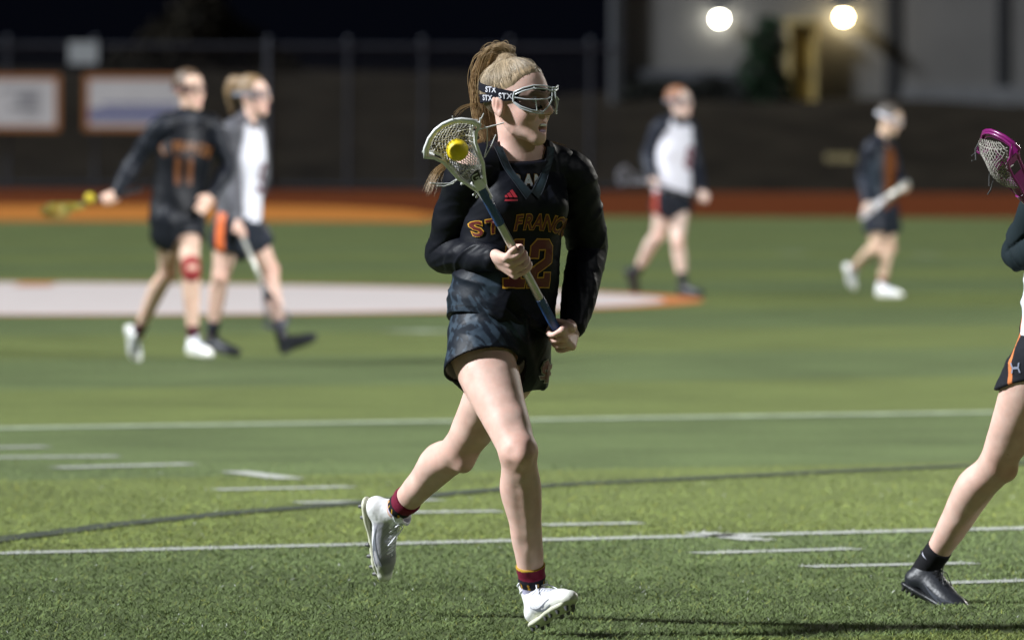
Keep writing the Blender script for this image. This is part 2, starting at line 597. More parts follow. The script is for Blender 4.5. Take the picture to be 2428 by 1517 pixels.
mark('yard_line', LA - UDIR * 30, LB + UDIR * 30, .15)
mark('yard_line', FA + (FA - FB).normalized() * 30, FB + (FB - FA).normalized() * 30, .24, M_LINE_FAINT)
for xa, ya, xb, yb in ((-60, 1063, 111, 1060), (-70, 1086, 282, 1083), (132, 1110, 455, 1101), (510, 1162, 830, 1155), (703, 1193, 1040, 1186),
                       (955, 1216, 1185, 1213), (1283, 1246, 1517, 1241), (1650, 1313, 2027, 1302), (1912, 1345, 2305, 1336), (2225, 1384, 2560, 1374)):
    mark('hash_mark', G(xa, ya), G(xb, yb), .13)
for xa, ya, xb, yb in ((556, 1119, 690, 1136), (1655, 1264, 1800, 1282)):
    mark('tick_mark', G(xa, ya), G(xb, yb), .13, colr=(.62, .6, .6))
for xa, ya, xb, yb in ((1850, 602, 1905, 602), (2165, 607, 2225, 607), (945, 787, 1060, 785)):
    mark('hash_mark', G(xa, ya), G(xb, yb), .5, M_LINE_FAINT)
ARC = [G(x, y) for x, y in ((-120, 1298), (0, 1280.5), (289, 1244), (578, 1215), (843, 1195), (1060, 1172), (1283, 1153.5), (1613, 1137), (2026, 1117), (2428, 1100), (2700, 1089))]
ribbon('arc_line', ARC, .14, M_BLACKLINE, .006)

# midfield emblem: white disc with an orange rim
LC, LR = Vector((-4.98, 68.3, 0)), 6.55


def disc(r0, r1, n=96, z=.004, a0=0, a1=2 * math.pi):
    V = []; F = []
    for i in range(n + 1):
        a = a0 + (a1 - a0) * i / n
        for r in (r0, r1): V.append((LC.x + r * math.cos(a), LC.y + r * math.sin(a), z))
    F = [[2 * i, 2 * i + 1, 2 * i + 3, 2 * i + 2] for i in range(n)]
    return V, F


V, F = disc(0.01, LR - .32)
lg = tag(link('midfield_emblem', npmesh('midfield_emblem', V, F, M_LOGOW, smooth=False)), kind='structure')
V, F = disc(LR - .315, LR)
tag(link('emblem_rim', npmesh('emblem_rim', V, F, M_LOGOO, smooth=False)), kind='structure')
a, b = G(40, 676), G(125, 676)
ribbon('emblem_bar', [a, b], 1.3, M_LOGOO, .008, Vector((0, 1, 0)))

# orange painted apron behind the far goal, its end fading into the turf
c = [G(-400, 488), G(600, 488), G(800, 492), G(960, 500), G(1060, 515), G(1000, 527), G(620, 525), G(0, 525), G(-400, 525)]
V = [(p.x, p.y, .004 + .004 * (p.y > YT)) for p in c]
tag(link('orange_apron', npmesh('orange_apron', [(x, y, .008) for x, y, z in V], [list(range(len(c)))], M_ORANGE, smooth=False)), kind='structure')

# ------------------------------------------------------------------ people
M_SKIN = mat('skin', rough=.55, spec=.28, sss=.12, attr=True, bump=.04, bscale=160, var=.09, vscale=22)
M_HAIR = mat('hair', rough=.42, spec=.5, attr=True)
M_DARKHAIR = mat('hair_plain', rough=.5, attr=True, bump=.5, bscale=60, bstretch=(1, 1, .2))
M_EYE = mat('eye', (.6, .58, .55), .15)
M_PAINTED = mat('cloth_painted', rough=.8, spec=.18, attr=True, bump=.25, bscale=500)
M_SATIN = mat('cloth_satin', rough=.5, spec=.18, attr=True, bump=.06, bscale=60)
M_SHOE = mat('shoe', rough=.45, spec=.4, attr=True, bump=.12, bscale=120)
M_STEEL = mat('goggle_wire', (.55, .58, .59), .28, metal=.25)
M_LENS = mat('lens', (.016, .012, .012), .15, alpha=.5, spec=.3)
M_GLOSSBLACK = mat('pad_black', (.012, .012, .014), .5)

SKIN = np.array((.66, .435, .36))


class Head:
    """local frame: f forward, s towards the wearer's right, u up; origin between the ears"""
    def __init__(self, c, yaw, base, pitch=0.0, s=1.0, roll=0.0):
        self.c = np.array(list(c)) - base; self.sc = s
        F = Vector((math.sin(yaw), -math.cos(yaw), 0)); S = Vector((-math.cos(yaw), -math.sin(yaw), 0)); U = Vector((0, 0, 1))
        q = Matrix.Rotation(pitch, 3, S) @ Matrix.Rotation(roll, 3, F)
        self.F, self.S, self.U = [np.array(list(q @ v)) for v in (F, S, U)]

    def __call__(self, f, s, u): return self.c + self.sc * (f * self.F + s * self.S + u * self.U)

    def inv(self, V):
        d = (V - self.c) / self.sc
        return np.stack([d @ self.F, d @ self.S, d @ self.U], 1)

    @property
    def ax(self): return [self.F, self.S, self.U]


def head_ops(B, H, fine=True, mouth=True):
    s = H.sc; A = H.ax
    E = lambda c, r, k=.01, mode='u': B.ell(H(*c), np.array(r) * s, A, k * s, mode)
    Sw = lambda pts, r, k=.01, **kw: B.sweep([H(*p) for p in pts], np.array(r) * s, k * s, **kw)
    E((-.004, 0, .045), (.1, .077, .084))
    E((.034, 0, -.002), (.062, .059, .068), .03)
    E((.060, 0, -.055), (.034, .036, .034), .025)
    for g in (-1, 1):
        Sw([(0, g * .052, -.03), (.03, g * .043, -.070), (.080, g * .010, -.093)], [.014, .0135, .0135], .02, n=6)
        E((.062, g * .036, -.022), (.026, .024, .028), .025)
    E((.082, 0, -.09), (.017, .02, .015), .02)
    Sw([(.084, -.03, .038), (.094, 0, .04), (.084, .03, .038)], [.01, .011, .01], .02, n=6)
    E((.072, 0, -.06), (.027, .03, .028), .02)
    if fine:
        for g in (-1, 1): E((.1, g * .032, .02), (.016, .017, .011), .014, 's')
        for g in (-1, 1): E((.082, g * .032, .02), .0125, .004)
    Sw([(.094, 0, .03), (.106, 0, .01), (.121, 0, -.012)], [.0065, .008, .0098], .012, n=5)
    for g in (-1, 1): E((.109, g * .0105, -.017), (.011, .0075, .0075), .008)
    if fine:
        if mouth:
            E((.1, 0, -.061), (.024, .0185, .0135), .004, 's')
            ring = [(.094 + .006 * math.cos(a * 2) * .3 - .010 * abs(math.cos(a)) ** 2, .0225 * math.cos(a), -.061 + .0165 * math.sin(a)) for a in np.linspace(0, 2 * math.pi, 13)]
            Sw(ring, [.0058] * 13, .005, n=20)
        for g in (-1, 1):
            B.ell(H(-.006, g * .077, .0), np.array((.020, .0095, .032)) * s, [A[0] * .93 + A[2] * .3, A[1], A[2] * .93 - A[0] * .3], .008 * s)
            B.ell(H(.001, g * .0905, -.002), np.array((.010, .010, .019)) * s, A, .004 * s, 's')
            B.ell(H(-.012, g * .0865, .006), np.array((.004, .0055, .02)) * s, A, .004 * s, 's')
            E((.004, g * .0775, -.026), (.007, .006, .009), .006)
    else:
        for g in (-1, 1): E((-.004, g * .077, 0), (.018, .01, .03), .008)


def grip_hand(B, Wp, Gp, S, Bd, front, base, sc=1.0, rs=.013, thumb=((-35, .03), (-75, .046), (-105, .056))):
    """a palm and five fingers closed on a rod through Gp along S (index side first)"""
    Wp = np.array(list(Wp)) - base; Gp = np.array(list(Gp)) - base
    S = np.array(list(S)); S = S / np.linalg.norm(S)
    Bd = np.array(list(Bd)); Bd = Bd - S * Bd.dot(S); Bd /= np.linalg.norm(Bd)
    T = np.cross(S, Bd)
    if T.dot(np.array(front)) < 0: T = -T

    def at(o, ang, r):
        a = math.radians(ang)
        return Gp + S * o * sc + (Bd * math.cos(a) + T * math.sin(a)) * r * sc
    for o, rf, k in ((.033, .0083, 0), (.0115, .0088, 6), (-.0095, .0084, 3), (-.029, .0072, -4)):
        mcp = at(o * 1.08, 22 + k, rs + .024)
        B.sweep([Wp + S * o * .45 * sc, mcp], [.0165 * sc, .0118 * sc], .012 * sc)
        B.sweep([mcp, at(o, 72 + k, rs + .0195), at(o, 118 + k, rs + .0135), at(o, 178 + k, rs + .0098), at(o, 232 + k, rs + .0088)],
                np.array([rf * 1.2, rf * 1.02, rf * 1.04, rf * .95, rf * .82]) * sc, .0022, n=14)
    b0 = at(.018, -25, rs + .03)
    B.sweep([Wp + S * .006 * sc, b0, at(thumb[0][1], thumb[0][0], rs + .017), at(thumb[1][1], thumb[1][0], rs + .012), at(thumb[2][1], thumb[2][0], rs + .0105)],
            np.array([.015, .0135, .0108, .0098, .0082]) * sc, .006, n=14)
    return Wp


def paint_blobs(V, base, blobs):
    C = np.tile(np.asarray(base, float), (len(V), 1))
    for c, r, colr, a in blobs:
        d = np.linalg.norm(V - np.asarray(c), axis=1) / r
        w = (a * np.clip(1.2 - d, 0, 1) ** 1.0)[:, None]
        w = np.clip(w, 0, a)
        C = C * (1 - w) + np.asarray(colr) * w
    return C


# ---- shoes: built once per colouring in a local frame (f toe-ward, s outer side, u up, origin under the heel)
SHOE_CACHE = {}


def shoe_set(kind):
    """returns dict of meshes: upper, sole, stud, lace, (swoosh)"""
    if kind in SHOE_CACHE: return SHOE_CACHE[kind]
    white, fine = not kind.startswith('black'), kind.endswith('fine')
    grey = kind.startswith('grey')
    h = .0035 if fine else .007
    B = SDF(h)
    B.sweep([(.032, 0, .04), (.07, 0, .05), (.115, .002, .044), (.165, .004, .036), (.205, .0, .031), (.238, -.004, .027)],
            [.031, .033, .037, .041, .040, .028], 0, flat=(0, 0, 1), ratio=.86, n=16)
    B.sweep([(.036, 0, .05), (.044, 0, .085), (.046, 0, .132)], [.033, .036, .041], .02, flat=(0, 1, 0), ratio=.9)
    B.sweep([(.06, 0, .075), (.10, .0, .066), (.14, .002, .052)], [.03, .03, .026], .02, flat=(0, 1, 0), ratio=.9)
    B.plane((0, 0, .014), (0, 0, -1))
    B.plane((.05, 0, .134), (-.10, 0, 1))
    B.sweep([(.046, 0, .11), (.048, 0, .16)], [.030, .036], 0, mode='s', flat=(0, 1, 0), ratio=.9)
    V, F = B.mesh(1)
    V = V + vnormals(V, F) * (.0012 * (fbm(V * (60, 140, 140), 4) - .5))[:, None]
    if white:
        C = np.tile((.80, .80, .80), (len(V), 1)).astype(float)
        w = np.clip((.05 - np.abs(V[:, 0] - .13) * .5 - V[:, 2]) / .02, 0, 1)[:, None] * .35
        C = C * (1 - w) + np.array((.55, .56, .62)) * w
        tz = np.clip((V[:, 0] - .17) / .03, 0, 1)[:, None] * .6
        C = C * (1 - tz) + np.array((.74, .74, .64)) * tz
        g = ((np.abs(V[:, 1]) < .02) & (V[:, 0] > .075) & (V[:, 0] < .185))[:, None] * .75
        C = C * (1 - g) + np.array((.34, .35, .42)) * g
        n_ = fbm(V * (40, 60, 60), 12, 2)
        pa_ = np.clip((.028 - np.abs(V[:, 2] - .052 + .18 * (V[:, 0] - .12) + .01 * (n_ - .5))) / .006, 0, 1) * np.clip((V[:, 0] - .062) / .008, 0, 1) * np.clip((.205 - V[:, 0]) / .01, 0, 1) * (np.abs(V[:, 1]) > .016)
        pa_ = (pa_ * (.75 if grey else .30))[:, None]
        C = C * (1 - pa_) + np.array((.30, .29, .36)) * pa_
        ln = np.abs(((V[:, 0] * 1.0 + V[:, 2] * .9) * 62) % 1 - .5) < .09
        ln = (ln & (V[:, 2] > .035) & (V[:, 0] > .07) & (V[:, 0] < .19))[:, None] * .55
        C = C * (1 - ln) + np.array((.24, .25, .32)) * ln
        if grey:
            dk = (np.clip((V[:, 0] - .165) / .02, 0, 1) * np.clip((.245 - V[:, 0]) / .012, 0, 1) * np.clip((V[:, 2] - .03) / .01, 0, 1))[:, None] * .75
            C = C * (1 - dk) + np.array((.11, .11, .13)) * dk
        dirt = (np.clip((.034 - V[:, 2]) / .012, 0, 1) * np.clip((n_ - .42) * 5, 0, 1))[:, None] * .45
        C = C * (1 - dirt) + np.array((.42, .42, .30)) * dirt
    else:
        C = np.tile((.014, .016, .021), (len(V), 1)).astype(float)
    out = {'upper': npmesh('cleat_upper', V, F, M_SHOE, C)}
    # sole plate
    B = SDF(h)
    B.sweep([(.026, 0, .013), (.06, 0, .012), (.11, .003, .013), (.16, .005, .013), (.205, .001, .014), (.240, -.004, .020)],
            [.0285, .0305, .0275, .0355, .0375, .025], 0, flat=(0, 0, 1), ratio=.42, n=16)
    V, F = B.mesh(0)
    C = np.tile((.62, .62, .48) if white else (.012, .013, .015), (len(V), 1))
    out['sole'] = npmesh('cleat_sole', V, F, M_SHOE, C)
    mb = MB()
    for f, s in ((.02, .018), (.02, -.018), (.055, .02), (.055, -.02), (.14, .036), (.14, -.026), (.175, .038), (.175, -.03), (.21, .03), (.21, -.028), (.238, .012), (.238, -.014)):
        mb.tube([(f, s * .84, .006), (f, s * .84, -.001), (f, s * .84, -.0062)], [.0075, .006, .0045], 7, (.10, .10, .10) if white else (.02, .02, .02))
    out['stud'] = mb.mesh('cleat_stud', M_SHOE)
    mb = MB()
    lc = (.82, .83, .88) if white else (.01, .01, .012)
    if fine:
        for i, f in enumerate(np.linspace(.092, .178, 7)):
            zt = .101 - (f - .085) * .36
            for d in (-1, 1):
                mb.tube([(f - d * .006, -.027, zt - .013), (f - d * .002, -.012, zt - .001), (f + d * .002, .012, zt - .001), (f + d * .006, .027, zt - .013)], .0024, 5, lc)
        for d in (-1, 1):
            mb.tube([(.088, 0, .104), (.083, d * .018, .122), (.075, d * .036, .118), (.082, d * .03, .106), (.09, d * .006, .102)], .0022, 5, lc)
            mb.tube([(.09, 0, .104), (.105, d * .016, .106), (.128, d * .03, .085), (.14, d * .034, .072)], .0019, 5, lc)
        mb.ball((.089, 0, .105), (.006, .007, .005), 8, lc)
        # collar strap and piping
        for u, rr in ((.130, .041), (.108, .0385)):
            mb.tube([(.046 + rr * math.cos(a) * 1.0, rr * .92 * math.sin(a), u + .004 * math.cos(a)) for a in np.linspace(0, 2 * math.pi, 19)], .003, 5, lc if u > .1 else np.array(lc) * .7)
    else:
        for f in np.linspace(.095, .17, 4):
            zt = .099 - (f - .085) * .36
            mb.tube([(f, -.022, zt - .008), (f, 0, zt), (f, .022, zt - .008)], .004, 5, lc)
    out['lace'] = mb.mesh('cleat_lace', M_SHOE)
    if fine:
        # curved flash on both flanks
        V0, F0 = np.zeros((0, 3)), None
        bv = BVHTree.FromPolygons([tuple(v.co) for v in out['upper'].vertices], [tuple(p.vertices) for p in out['upper'].polygons])
        mb = MB()
        for side in (1, -1):
            top = []; bot = []
            for t in np.linspace(0, 1, 22):
                f = .205 - .135 * t
                u = .030 + .012 * t - .035 * math.sin(t * 2.2) * .5 + .036 * max(0, t - .25) ** 1.4
                wd = .0125 * math.sin(math.pi * min(1, (t + .02) * .62 + .36)) * (1 - t) ** .55 + .0006
                top.append((f, u + wd)); bot.append((f, u - wd * .55))
            Vv = []
            for a, b2 in zip(top, bot):
                for q in (a, b2):
                    hit = bv.ray_cast(Vector((q[0], side * .2, max(q[1], .016))), Vector((0, -side, 0)))
                    Vv.append(tuple(hit[0] + Vector((0, side * .0012, .0))) if hit[0] else (q[0], side * .04, q[1]))
            mb.add(Vv, [[2 * i, 2 * i + 1, 2 * i + 3, 2 * i + 2] for i in range(21)], (.16, .17, .2) if white else (.05, .055, .07))
        out['swoosh'] = mb.mesh('flash', M_SHOE)
    SHOE_CACHE[kind] = out
    return out


def put_shoe(person, kind, heel, fwd, up, base, side=1, name='cleat', sc=1.0):
    """side: +1 when the outer side lies along fwd x up"""
    f = Vector(fwd).normalized(); u = Vector(up); u = (u - f * u.dot(f)).normalized(); s = f.cross(u) * side
    M = Matrix(((f.x, s.x, u.x), (f.y, s.y, u.y), (f.z, s.z, u.z)))
    ms = shoe_set(kind)
    o = link(name, ms['upper'], person)
    o.matrix_local = Matrix.Translation(Vector(heel) - Vector(base)) @ M.to_4x4() @ Matrix.Scale(sc, 4)
    for k in ('sole', 'stud', 'lace', 'swoosh'):
        if k in ms:
            q = link({'swoosh': 'flash', 'stud': 'studs', 'lace': 'laces'}.get(k, k), ms[k], o)
            if k in ('stud', 'lace', 'swoosh'): q['kind'] = 'stuff'      # a few millimetres each
    return o


def arr(v): return np.array(list(v), float)


def build_person(sp):
    """a whole player from a dict of joints given as world points"""
    J = {k: arr(v) for k, v in sp['J'].items()}
    s = sp.get('s', 1.0); h = sp.get('h', .009)
    hip = (J['hipR'] + J['hipL']) / 2
    base = np.array((hip[0], hip[1], 0.0))
    for e in 'RL':
        he_, f_, u_ = sp['foot' + e]; f_ = Vector(f_).normalized(); u_ = Vector(u_); u_ = (u_ - f_ * u_.dot(f_)).normalized()
        J['an' + e] = arr(he_) + (arr(f_) * .046 + arr(u_) * .098) * s
    L = {k: v - base for k, v in J.items()}
    H = Head(J['head'], sp['yaw'], base, sp.get('pitch', 0), s)
    tyaw = sp.get('tyaw', sp['yaw'] * .5)
    TF = np.array((math.sin(tyaw), -math.cos(tyaw), 0)); TR = np.array((-math.cos(tyaw), -math.sin(tyaw), 0))
    sh = (L['shR'] + L['shL']) / 2; hp = (L['hipR'] + L['hipL']) / 2
    sw = np.linalg.norm(L['shR'] - L['shL']) / 2
    B = SDF(h)
    head_ops(B, H, fine=sp.get('fine', False))
    neck = sh + (H(-.002, 0, -.07) - sh) * .35
    B.sweep([H(-.016, 0, -.02), H(-.002, 0, -.085), neck, sh - np.array((0, 0, .02))], np.array([.045, .045, .047, .06]) * s, .010)
    spine = [sh, sh * .8 + hp * .2 + TF * .01, sh * .5 + hp * .5, sh * .2 + hp * .8, hp, hp - np.array((0, 0, .05 * s))]
    B.sweep(spine, np.array([.102, .128, .113, .122, .138, .12]) * s, .02, flat=TF, ratio=.66, n=14)
    for e in 'RL':
        B.sweep([neck - (0, 0, .045 * s), L['sh' + e]], np.array([.04, .05]) * s, .02)
        a, b, c = L['sh' + e], L['el' + e], L['wr' + e]
        B.sweep([a, a * .5 + b * .5, b], np.array([.05, .045, .037]) * s, .02)
        B.sweep([b, b * .7 + c * .3, c], np.array([.037, .038, .025]) * s, .012)
        hd = L['hd' + e]
        if ('grip' + e) in sp:
            g = sp['grip' + e]
            grip_hand(B, J['wr' + e], g['at'], g['S'], g['B'], g.get('front', (0, -1, 0)), base, s * .96, thumb=g.get('thumb', ((-35, .03), (-75, .046), (-105, .056))))
        else:
            d = hd - c; d = d / (np.linalg.norm(d) + 1e-9); fr = np.array((0, -1, 0.)); sd = np.cross(d, fr); sd /= np.linalg.norm(sd)
            B.sweep([c, c + d * .05 * s, c + d * .085 * s], np.array([.026, .036, .032]) * s, .012, flat=fr, ratio=.55)
            for q in (-1.5, -.5, .5, 1.5):
                r0 = c + d * .085 * s + sd * q * .018 * s
                B.sweep([r0, r0 + d * .04 * s + fr * .008, r0 + d * .065 * s + fr * .028], np.array([.0095, .0088, .007]) * s, .004)
            B.sweep([c + d * .03 * s + sd * .02, c + d * .06 * s + sd * .048 * s, c + d * .085 * s + sd * .05 * s], np.array([.013, .01, .008]) * s, .006)
        hpx, kn, an = L['hip' + e], L['kn' + e], L['an' + e]
        th = kn - hpx
        B.sweep([hpx, hpx + th * .3, hpx + th * .62, hpx + th * .88, kn], np.array(sp.get('thigh', [.088, .084, .068, .056, .052])) * s, .02, n=14)
        ca = an - kn
        d2 = ca / np.linalg.norm(ca); bk = -th - d2 * (-th).dot(d2); bk = bk + (-TF) * .06
        bk = bk - d2 * bk.dot(d2); bk = bk / np.linalg.norm(bk)
        cb = bk * .014 * s
        B.sweep([kn, kn + ca * .12 + cb * .4, kn + ca * .3 + cb, kn + ca * .6 + cb * .4, kn + ca * .85, an], np.array(sp.get('shank', [.051, .05, .054, .044, .035, .031])) * s, .012, n=16)
        B.ell(kn - bk * .022 * s, np.array((.036, .036, .042)) * s, None, .02 * s)
        if sp.get('fine'):
            lt_ = np.cross(d2, bk); fr_ = -bk
            B.ell(kn + fr_ * .037 - d2 * .004, (.019, .019, .026), None, .016)
            B.sweep([kn + fr_ * .030 + ca * .14, kn + fr_ * .030 + ca * .45, kn + fr_ * .020 + ca * .7], [.009, .007, .004], .025)
        fd = arr(sp['foot' + e][1]); fd /= np.linalg.norm(fd)
        B.sweep([an, an + (arr(sp['foot' + e][0]) - base - an) * .3, an + (arr(sp['foot' + e][0]) - base - an) * .4 + fd * .05], np.array([.029, .022, .018]) * s, .012)
    V, F = B.mesh(1)
    muscle = []
    if sp.get('muscle'):
        for e in 'RL':
            kn, an, hpx = L['kn' + e], L['an' + e], L['hip' + e]
            d2 = (an - kn) / np.linalg.norm(an - kn); d1 = (kn - hpx) / np.linalg.norm(kn - hpx)
            fr_ = d1 - d2 * d1.dot(d2) + TF * .06; fr_ = fr_ - d2 * fr_.dot(d2); fr_ /= np.linalg.norm(fr_)
            lt_ = np.cross(d2, fr_)
            ft = fr_ * d1.dot(d1); ft = fr_ - d1 * fr_.dot(d1); ft /= np.linalg.norm(ft)
            muscle += [(kn + fr_ * .055, .0045, .017), (kn + fr_ * .05 + d2 * .052, .003, .014), (kn + ft * .056 - d1 * .055, -.0035, .017)]
            for g in (-1, 1):
                muscle += [(kn + fr_ * .045 + lt_ * g * .034 + d2 * .016, -.0042, .014), (kn + fr_ * .042 + lt_ * g * .034 - d2 * .022, -.0028, .012),
                           (kn + ft * .045 + lt_ * g * .038 - d1 * .088, .0040, .026), (kn - fr_ * .035 + lt_ * g * .032 + d2 * .115, .0045, .034), (kn - fr_ * .02 + lt_ * g * .045 + d2 * .22, -.0030, .028)]
                for k_ in range(5): muscle.append((kn + ft * (.050 + .012 * k_ / 4) + lt_ * g * .020 - d1 * (.13 + .05 * k_), -.0016, .020))
                for k_ in range(6): muscle.append((kn + fr_ * .034 + lt_ * g * .020 + d2 * (.09 + .035 * k_), -.0018, .015))
            for k_ in range(6): muscle.append((kn + fr_ * .042 + d2 * (.08 + .04 * k_), .0016, .014))
        N_ = vnormals(V, F); dsp = np.zeros(len(V))
        for c_, a_, sg in muscle: dsp += a_ * np.exp(-((V - c_) ** 2).sum(1) / (2 * sg * sg))
        low_ = V[:, 2] < L['hip' + 'R'][2] + .02
        dsp += low_ * .0022 * (fbm(V * 22, 41, 2) - .5)
        V = V + N_ * dsp[:, None]
    blobs = [(H(.1, 0, -.06), .024 * s, (.50, .20, .19), .8), (H(.07, .045, -.03), .04 * s, (.62, .32, .27), .45), (H(.07, -.045, -.03), .04 * s, (.62, .32, .27), .45),
             (H(.118, 0, -.012), .018 * s, (.6, .32, .27), .35), (H(-.005, .08, 0), .03 * s, (.6, .32, .25), .4), (H(.002, .084, -.003), .0125 * s, (.34, .15, .11), .85), (H(.094, .034, .041), .016 * s, (.30, .20, .13), .5)]  # the dark ear blob paints in the shade of its hollow
    for e in 'RL':
        blobs.append((L['kn' + e] + TF * .04, .075 * s, (.60, .32, .25), .55))
        blobs.append((L['hd' + e], .07 * s, (.62, .39, .31), .35))
    blobs += [(b[0] - base if b[4] else b[0], b[1], b[2], b[3]) for b in sp.get('blobs', [])]
    skin = np.array(sp.get('skin', SKIN))
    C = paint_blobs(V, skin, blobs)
    mo = fbm(V * 34, 51, 3)[:, None] - .5          # mottled skin: redder and paler patches, a few moles
    C = C * (1 + mo * np.array((.10, .26, .30)))
    mole = (fbm(V * 95, 63, 1) > .985)[:, None]
    C = np.where(mole, C * (.72, .6, .55), C)
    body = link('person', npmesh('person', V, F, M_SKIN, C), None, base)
    tag(body, sp['label'], 'person', sp.get('group'))
    ctx = dict(J=J, L=L, H=H, base=base, TF=TF, TR=TR, s=s, sh=sh, hp=hp, neck=neck, body=body, sp=sp, spine=spine)
    return body, ctx


def kit(ctx, c):
    """shirt, sleeves, shorts, socks, shoes, hair and goggles of a player seen out of focus"""
    L, H, s, TF, TR, base, body, sp = [ctx[k] for k in ('L', 'H', 's', 'TF', 'TR', 'base', 'body', 'sp')]
    h = sp.get('h', .009)
    # long-sleeved undershirt
    B = SDF(h)
    for e in 'RL':
        a, b, w = L['sh' + e], L['el' + e], L['wr' + e]
        B.sweep([ctx['neck'] * .5 + a * .5, a, a * .5 + b * .5, b, b * .5 + w * .5, w], np.array([.06, .066, .062, .052, .05, .036]) * s, .01, n=18)
    B.sweep([ctx['sh'] + (0, 0, .02), ctx['sh'] - (0, 0, .1)], np.array([.1, .13]) * s, .02, flat=TF, ratio=.7)
    V, F = B.mesh(1)
    V = folds(V, F, (.3, .2, 1), 12, 3, .010 * s, 3)
    C = np.tile(c['sleeve'], (len(V), 1))
    link('undershirt', npmesh('undershirt', V, F, M_SATIN, C), body)
    # jersey
    B = SDF(h)
    sh, hp = ctx['sh'], ctx['hp']
    B.sweep([sh + (0, 0, .03), sh, sh * .75 + hp * .25 + TF * .012, sh * .5 + hp * .5, sh * .2 + hp * .8, hp - (0, 0, .02)], np.array([.085, .135, .165, .158, .166, .178]) * s, .02, flat=TF, ratio=.72, n=16)
    for e in 'RL': B.sweep([ctx['neck'], L['sh' + e] * .8 + ctx['neck'] * .2], np.array([.06, .064]) * s, .03)
    B.plane(hp - (0, 0, .01), (0, 0, -1))
    B.sweep([ctx['neck'] + TF * .03, ctx['neck'] + TF * .05 + (0, 0, .1)], np.array([.062, .075]) * s, .01, mode='s')
    V, F = B.mesh(1)
    V = folds(V, F, (.6, 0, 1), 8, 2.5, .010 * s, 8)
    C = np.tile(c['jersey'], (len(V), 1)).astype(float)
    if 'side' in c:
        lat = np.abs((V - sh) @ TR); wv = np.clip((lat - .1 * s) / .02, 0, 1)[:, None]; C = C * (1 - wv) + np.array(c['side']) * wv
    if 'front' in c:
        fw = (V - sh) @ TF; wv = np.clip((fw - c.get('fw', .06) * s) / .03, 0, 1)[:, None]; C = C * (1 - wv) + np.array(c['front']) * wv
    jo = link('jersey', npmesh('jersey', V, F, M_SATIN, C), body)
    ctx['jersey'] = jo; ctx['jverts'] = (V, F)
    # shorts
    B = SDF(h)
    B.sweep([hp + (0, 0, .07), hp, hp - (0, 0, .06)], np.array([.158, .176, .16]) * s, 0, flat=TF, ratio=.76)
    for e in 'RL':
        a = L['hip' + e]; d = L['kn' + e] - a; d = d / np.linalg.norm(d)
        B.sweep([a, a + d * c.get('leg', .15) * s], np.array([.105, .112]) * s, .02)
    for e in 'RL':
        a = L['hip' + e]; d = L['kn' + e] - a; d = d / np.linalg.norm(d)
        B.sweep([a + d * .07 * s, a + d * .3 * s], np.array([.09, .1]) * s, 0, mode='s')
    V, F = B.mesh(1)
    V = folds(V, F, (.8, 0, .5), 10, 5, .012 * s, 13)
    C = np.tile(c['shorts'], (len(V), 1)).astype(float)
    if 'stripe' in c:
        lat = np.abs((V - hp) @ TR); fw = np.abs((V - hp) @ TF)
        wv = ((lat > .1 * s) & (fw < .028 * s))[:, None]; C = np.where(wv, np.array(c['stripe']), C)
    link('shorts', npmesh('shorts', V, F, M_SATIN, C), body)
    for e in 'RL':
        a, d = L['an' + e], L['kn' + e] - L['an' + e]; d = d / np.linalg.norm(d)
        B = SDF(h * .7)
        B.sweep([a - d * .0, a + d * .035, a + d * c.get('sock', .07) * s], np.array([.031, .036, .040]) * s, 0)
        V, F = B.mesh(1)
        link('sock', npmesh('sock', V, F, M_PAINTED, np.tile(c['sockc'], (len(V), 1))), body)
        he, fw, up = sp['foot' + e]
        put_shoe(body, c['shoe'], he, fw, up, base, 1 if e == 'R' else -1, sc=s * .98)
    # knee bandage
    if 'band' in c:
        e = c['band']; k = L['kn' + e]; d = L['an' + e] - L['hip' + e]; d = d / np.linalg.norm(d)
        B = SDF(h * .7); B.sweep([k - d * .02, k, k + d * .035], np.array([.058, .058, .056]) * s, 0)
        V, F = B.mesh(1)
        link('knee_strap', npmesh('knee_strap', V, F, M_PAINTED, np.tile((.24, .03, .03), (len(V), 1))), body)
    # hair
    B = SDF(h * .8)
    B.ell(H(-.014, 0, .052), np.array((.104, .080, .086)) * s, H.ax)
    B.sweep([H(.1, -.05, .07), H(.12, .0, .04), H(.1, .05, .07)], np.array([.05, .05, .05]) * s, .01, mode='s')
    B.plane(H(.068, 0, .03), H.F * .8 - H.U * .6, k=.02)
    if c.get('tail'):
        B.sweep([H(-.09, 0, .1), H(-.135, 0, .09), H(-.15, 0, .02), H(-.14, 0, -.09)], np.array([.025, .036, .036, .012]) * s, .02)
    V, F = B.mesh(1)
    V = folds(V, F, H.F, 8, 40, .006, 4)
    hc = np.array(c['hair']); C = hc * (.5 + 1.1 * fbm(H.inv(V) * (8, 60, 60), 6)[:, None])
    link('hair', npmesh('hair', V, F, M_DARKHAIR, C), body)
    if c.get('cap'):
        B = SDF(h * .8); B.ell(H(0, 0, .06), np.array((.1075, .0835, .076)) * s, H.ax); B.plane(H(0, 0, .070), -H.U - H.F * .25); 
        V, F = B.mesh(1); link('headband', npmesh('headband', V, F, M_PAINTED, np.tile(c['cap'], (len(V), 1))), body)
    goggles_simple(ctx, c.get('goggle', (.1, .1, .11)), c.get('lens', (.03, .02, .03)))


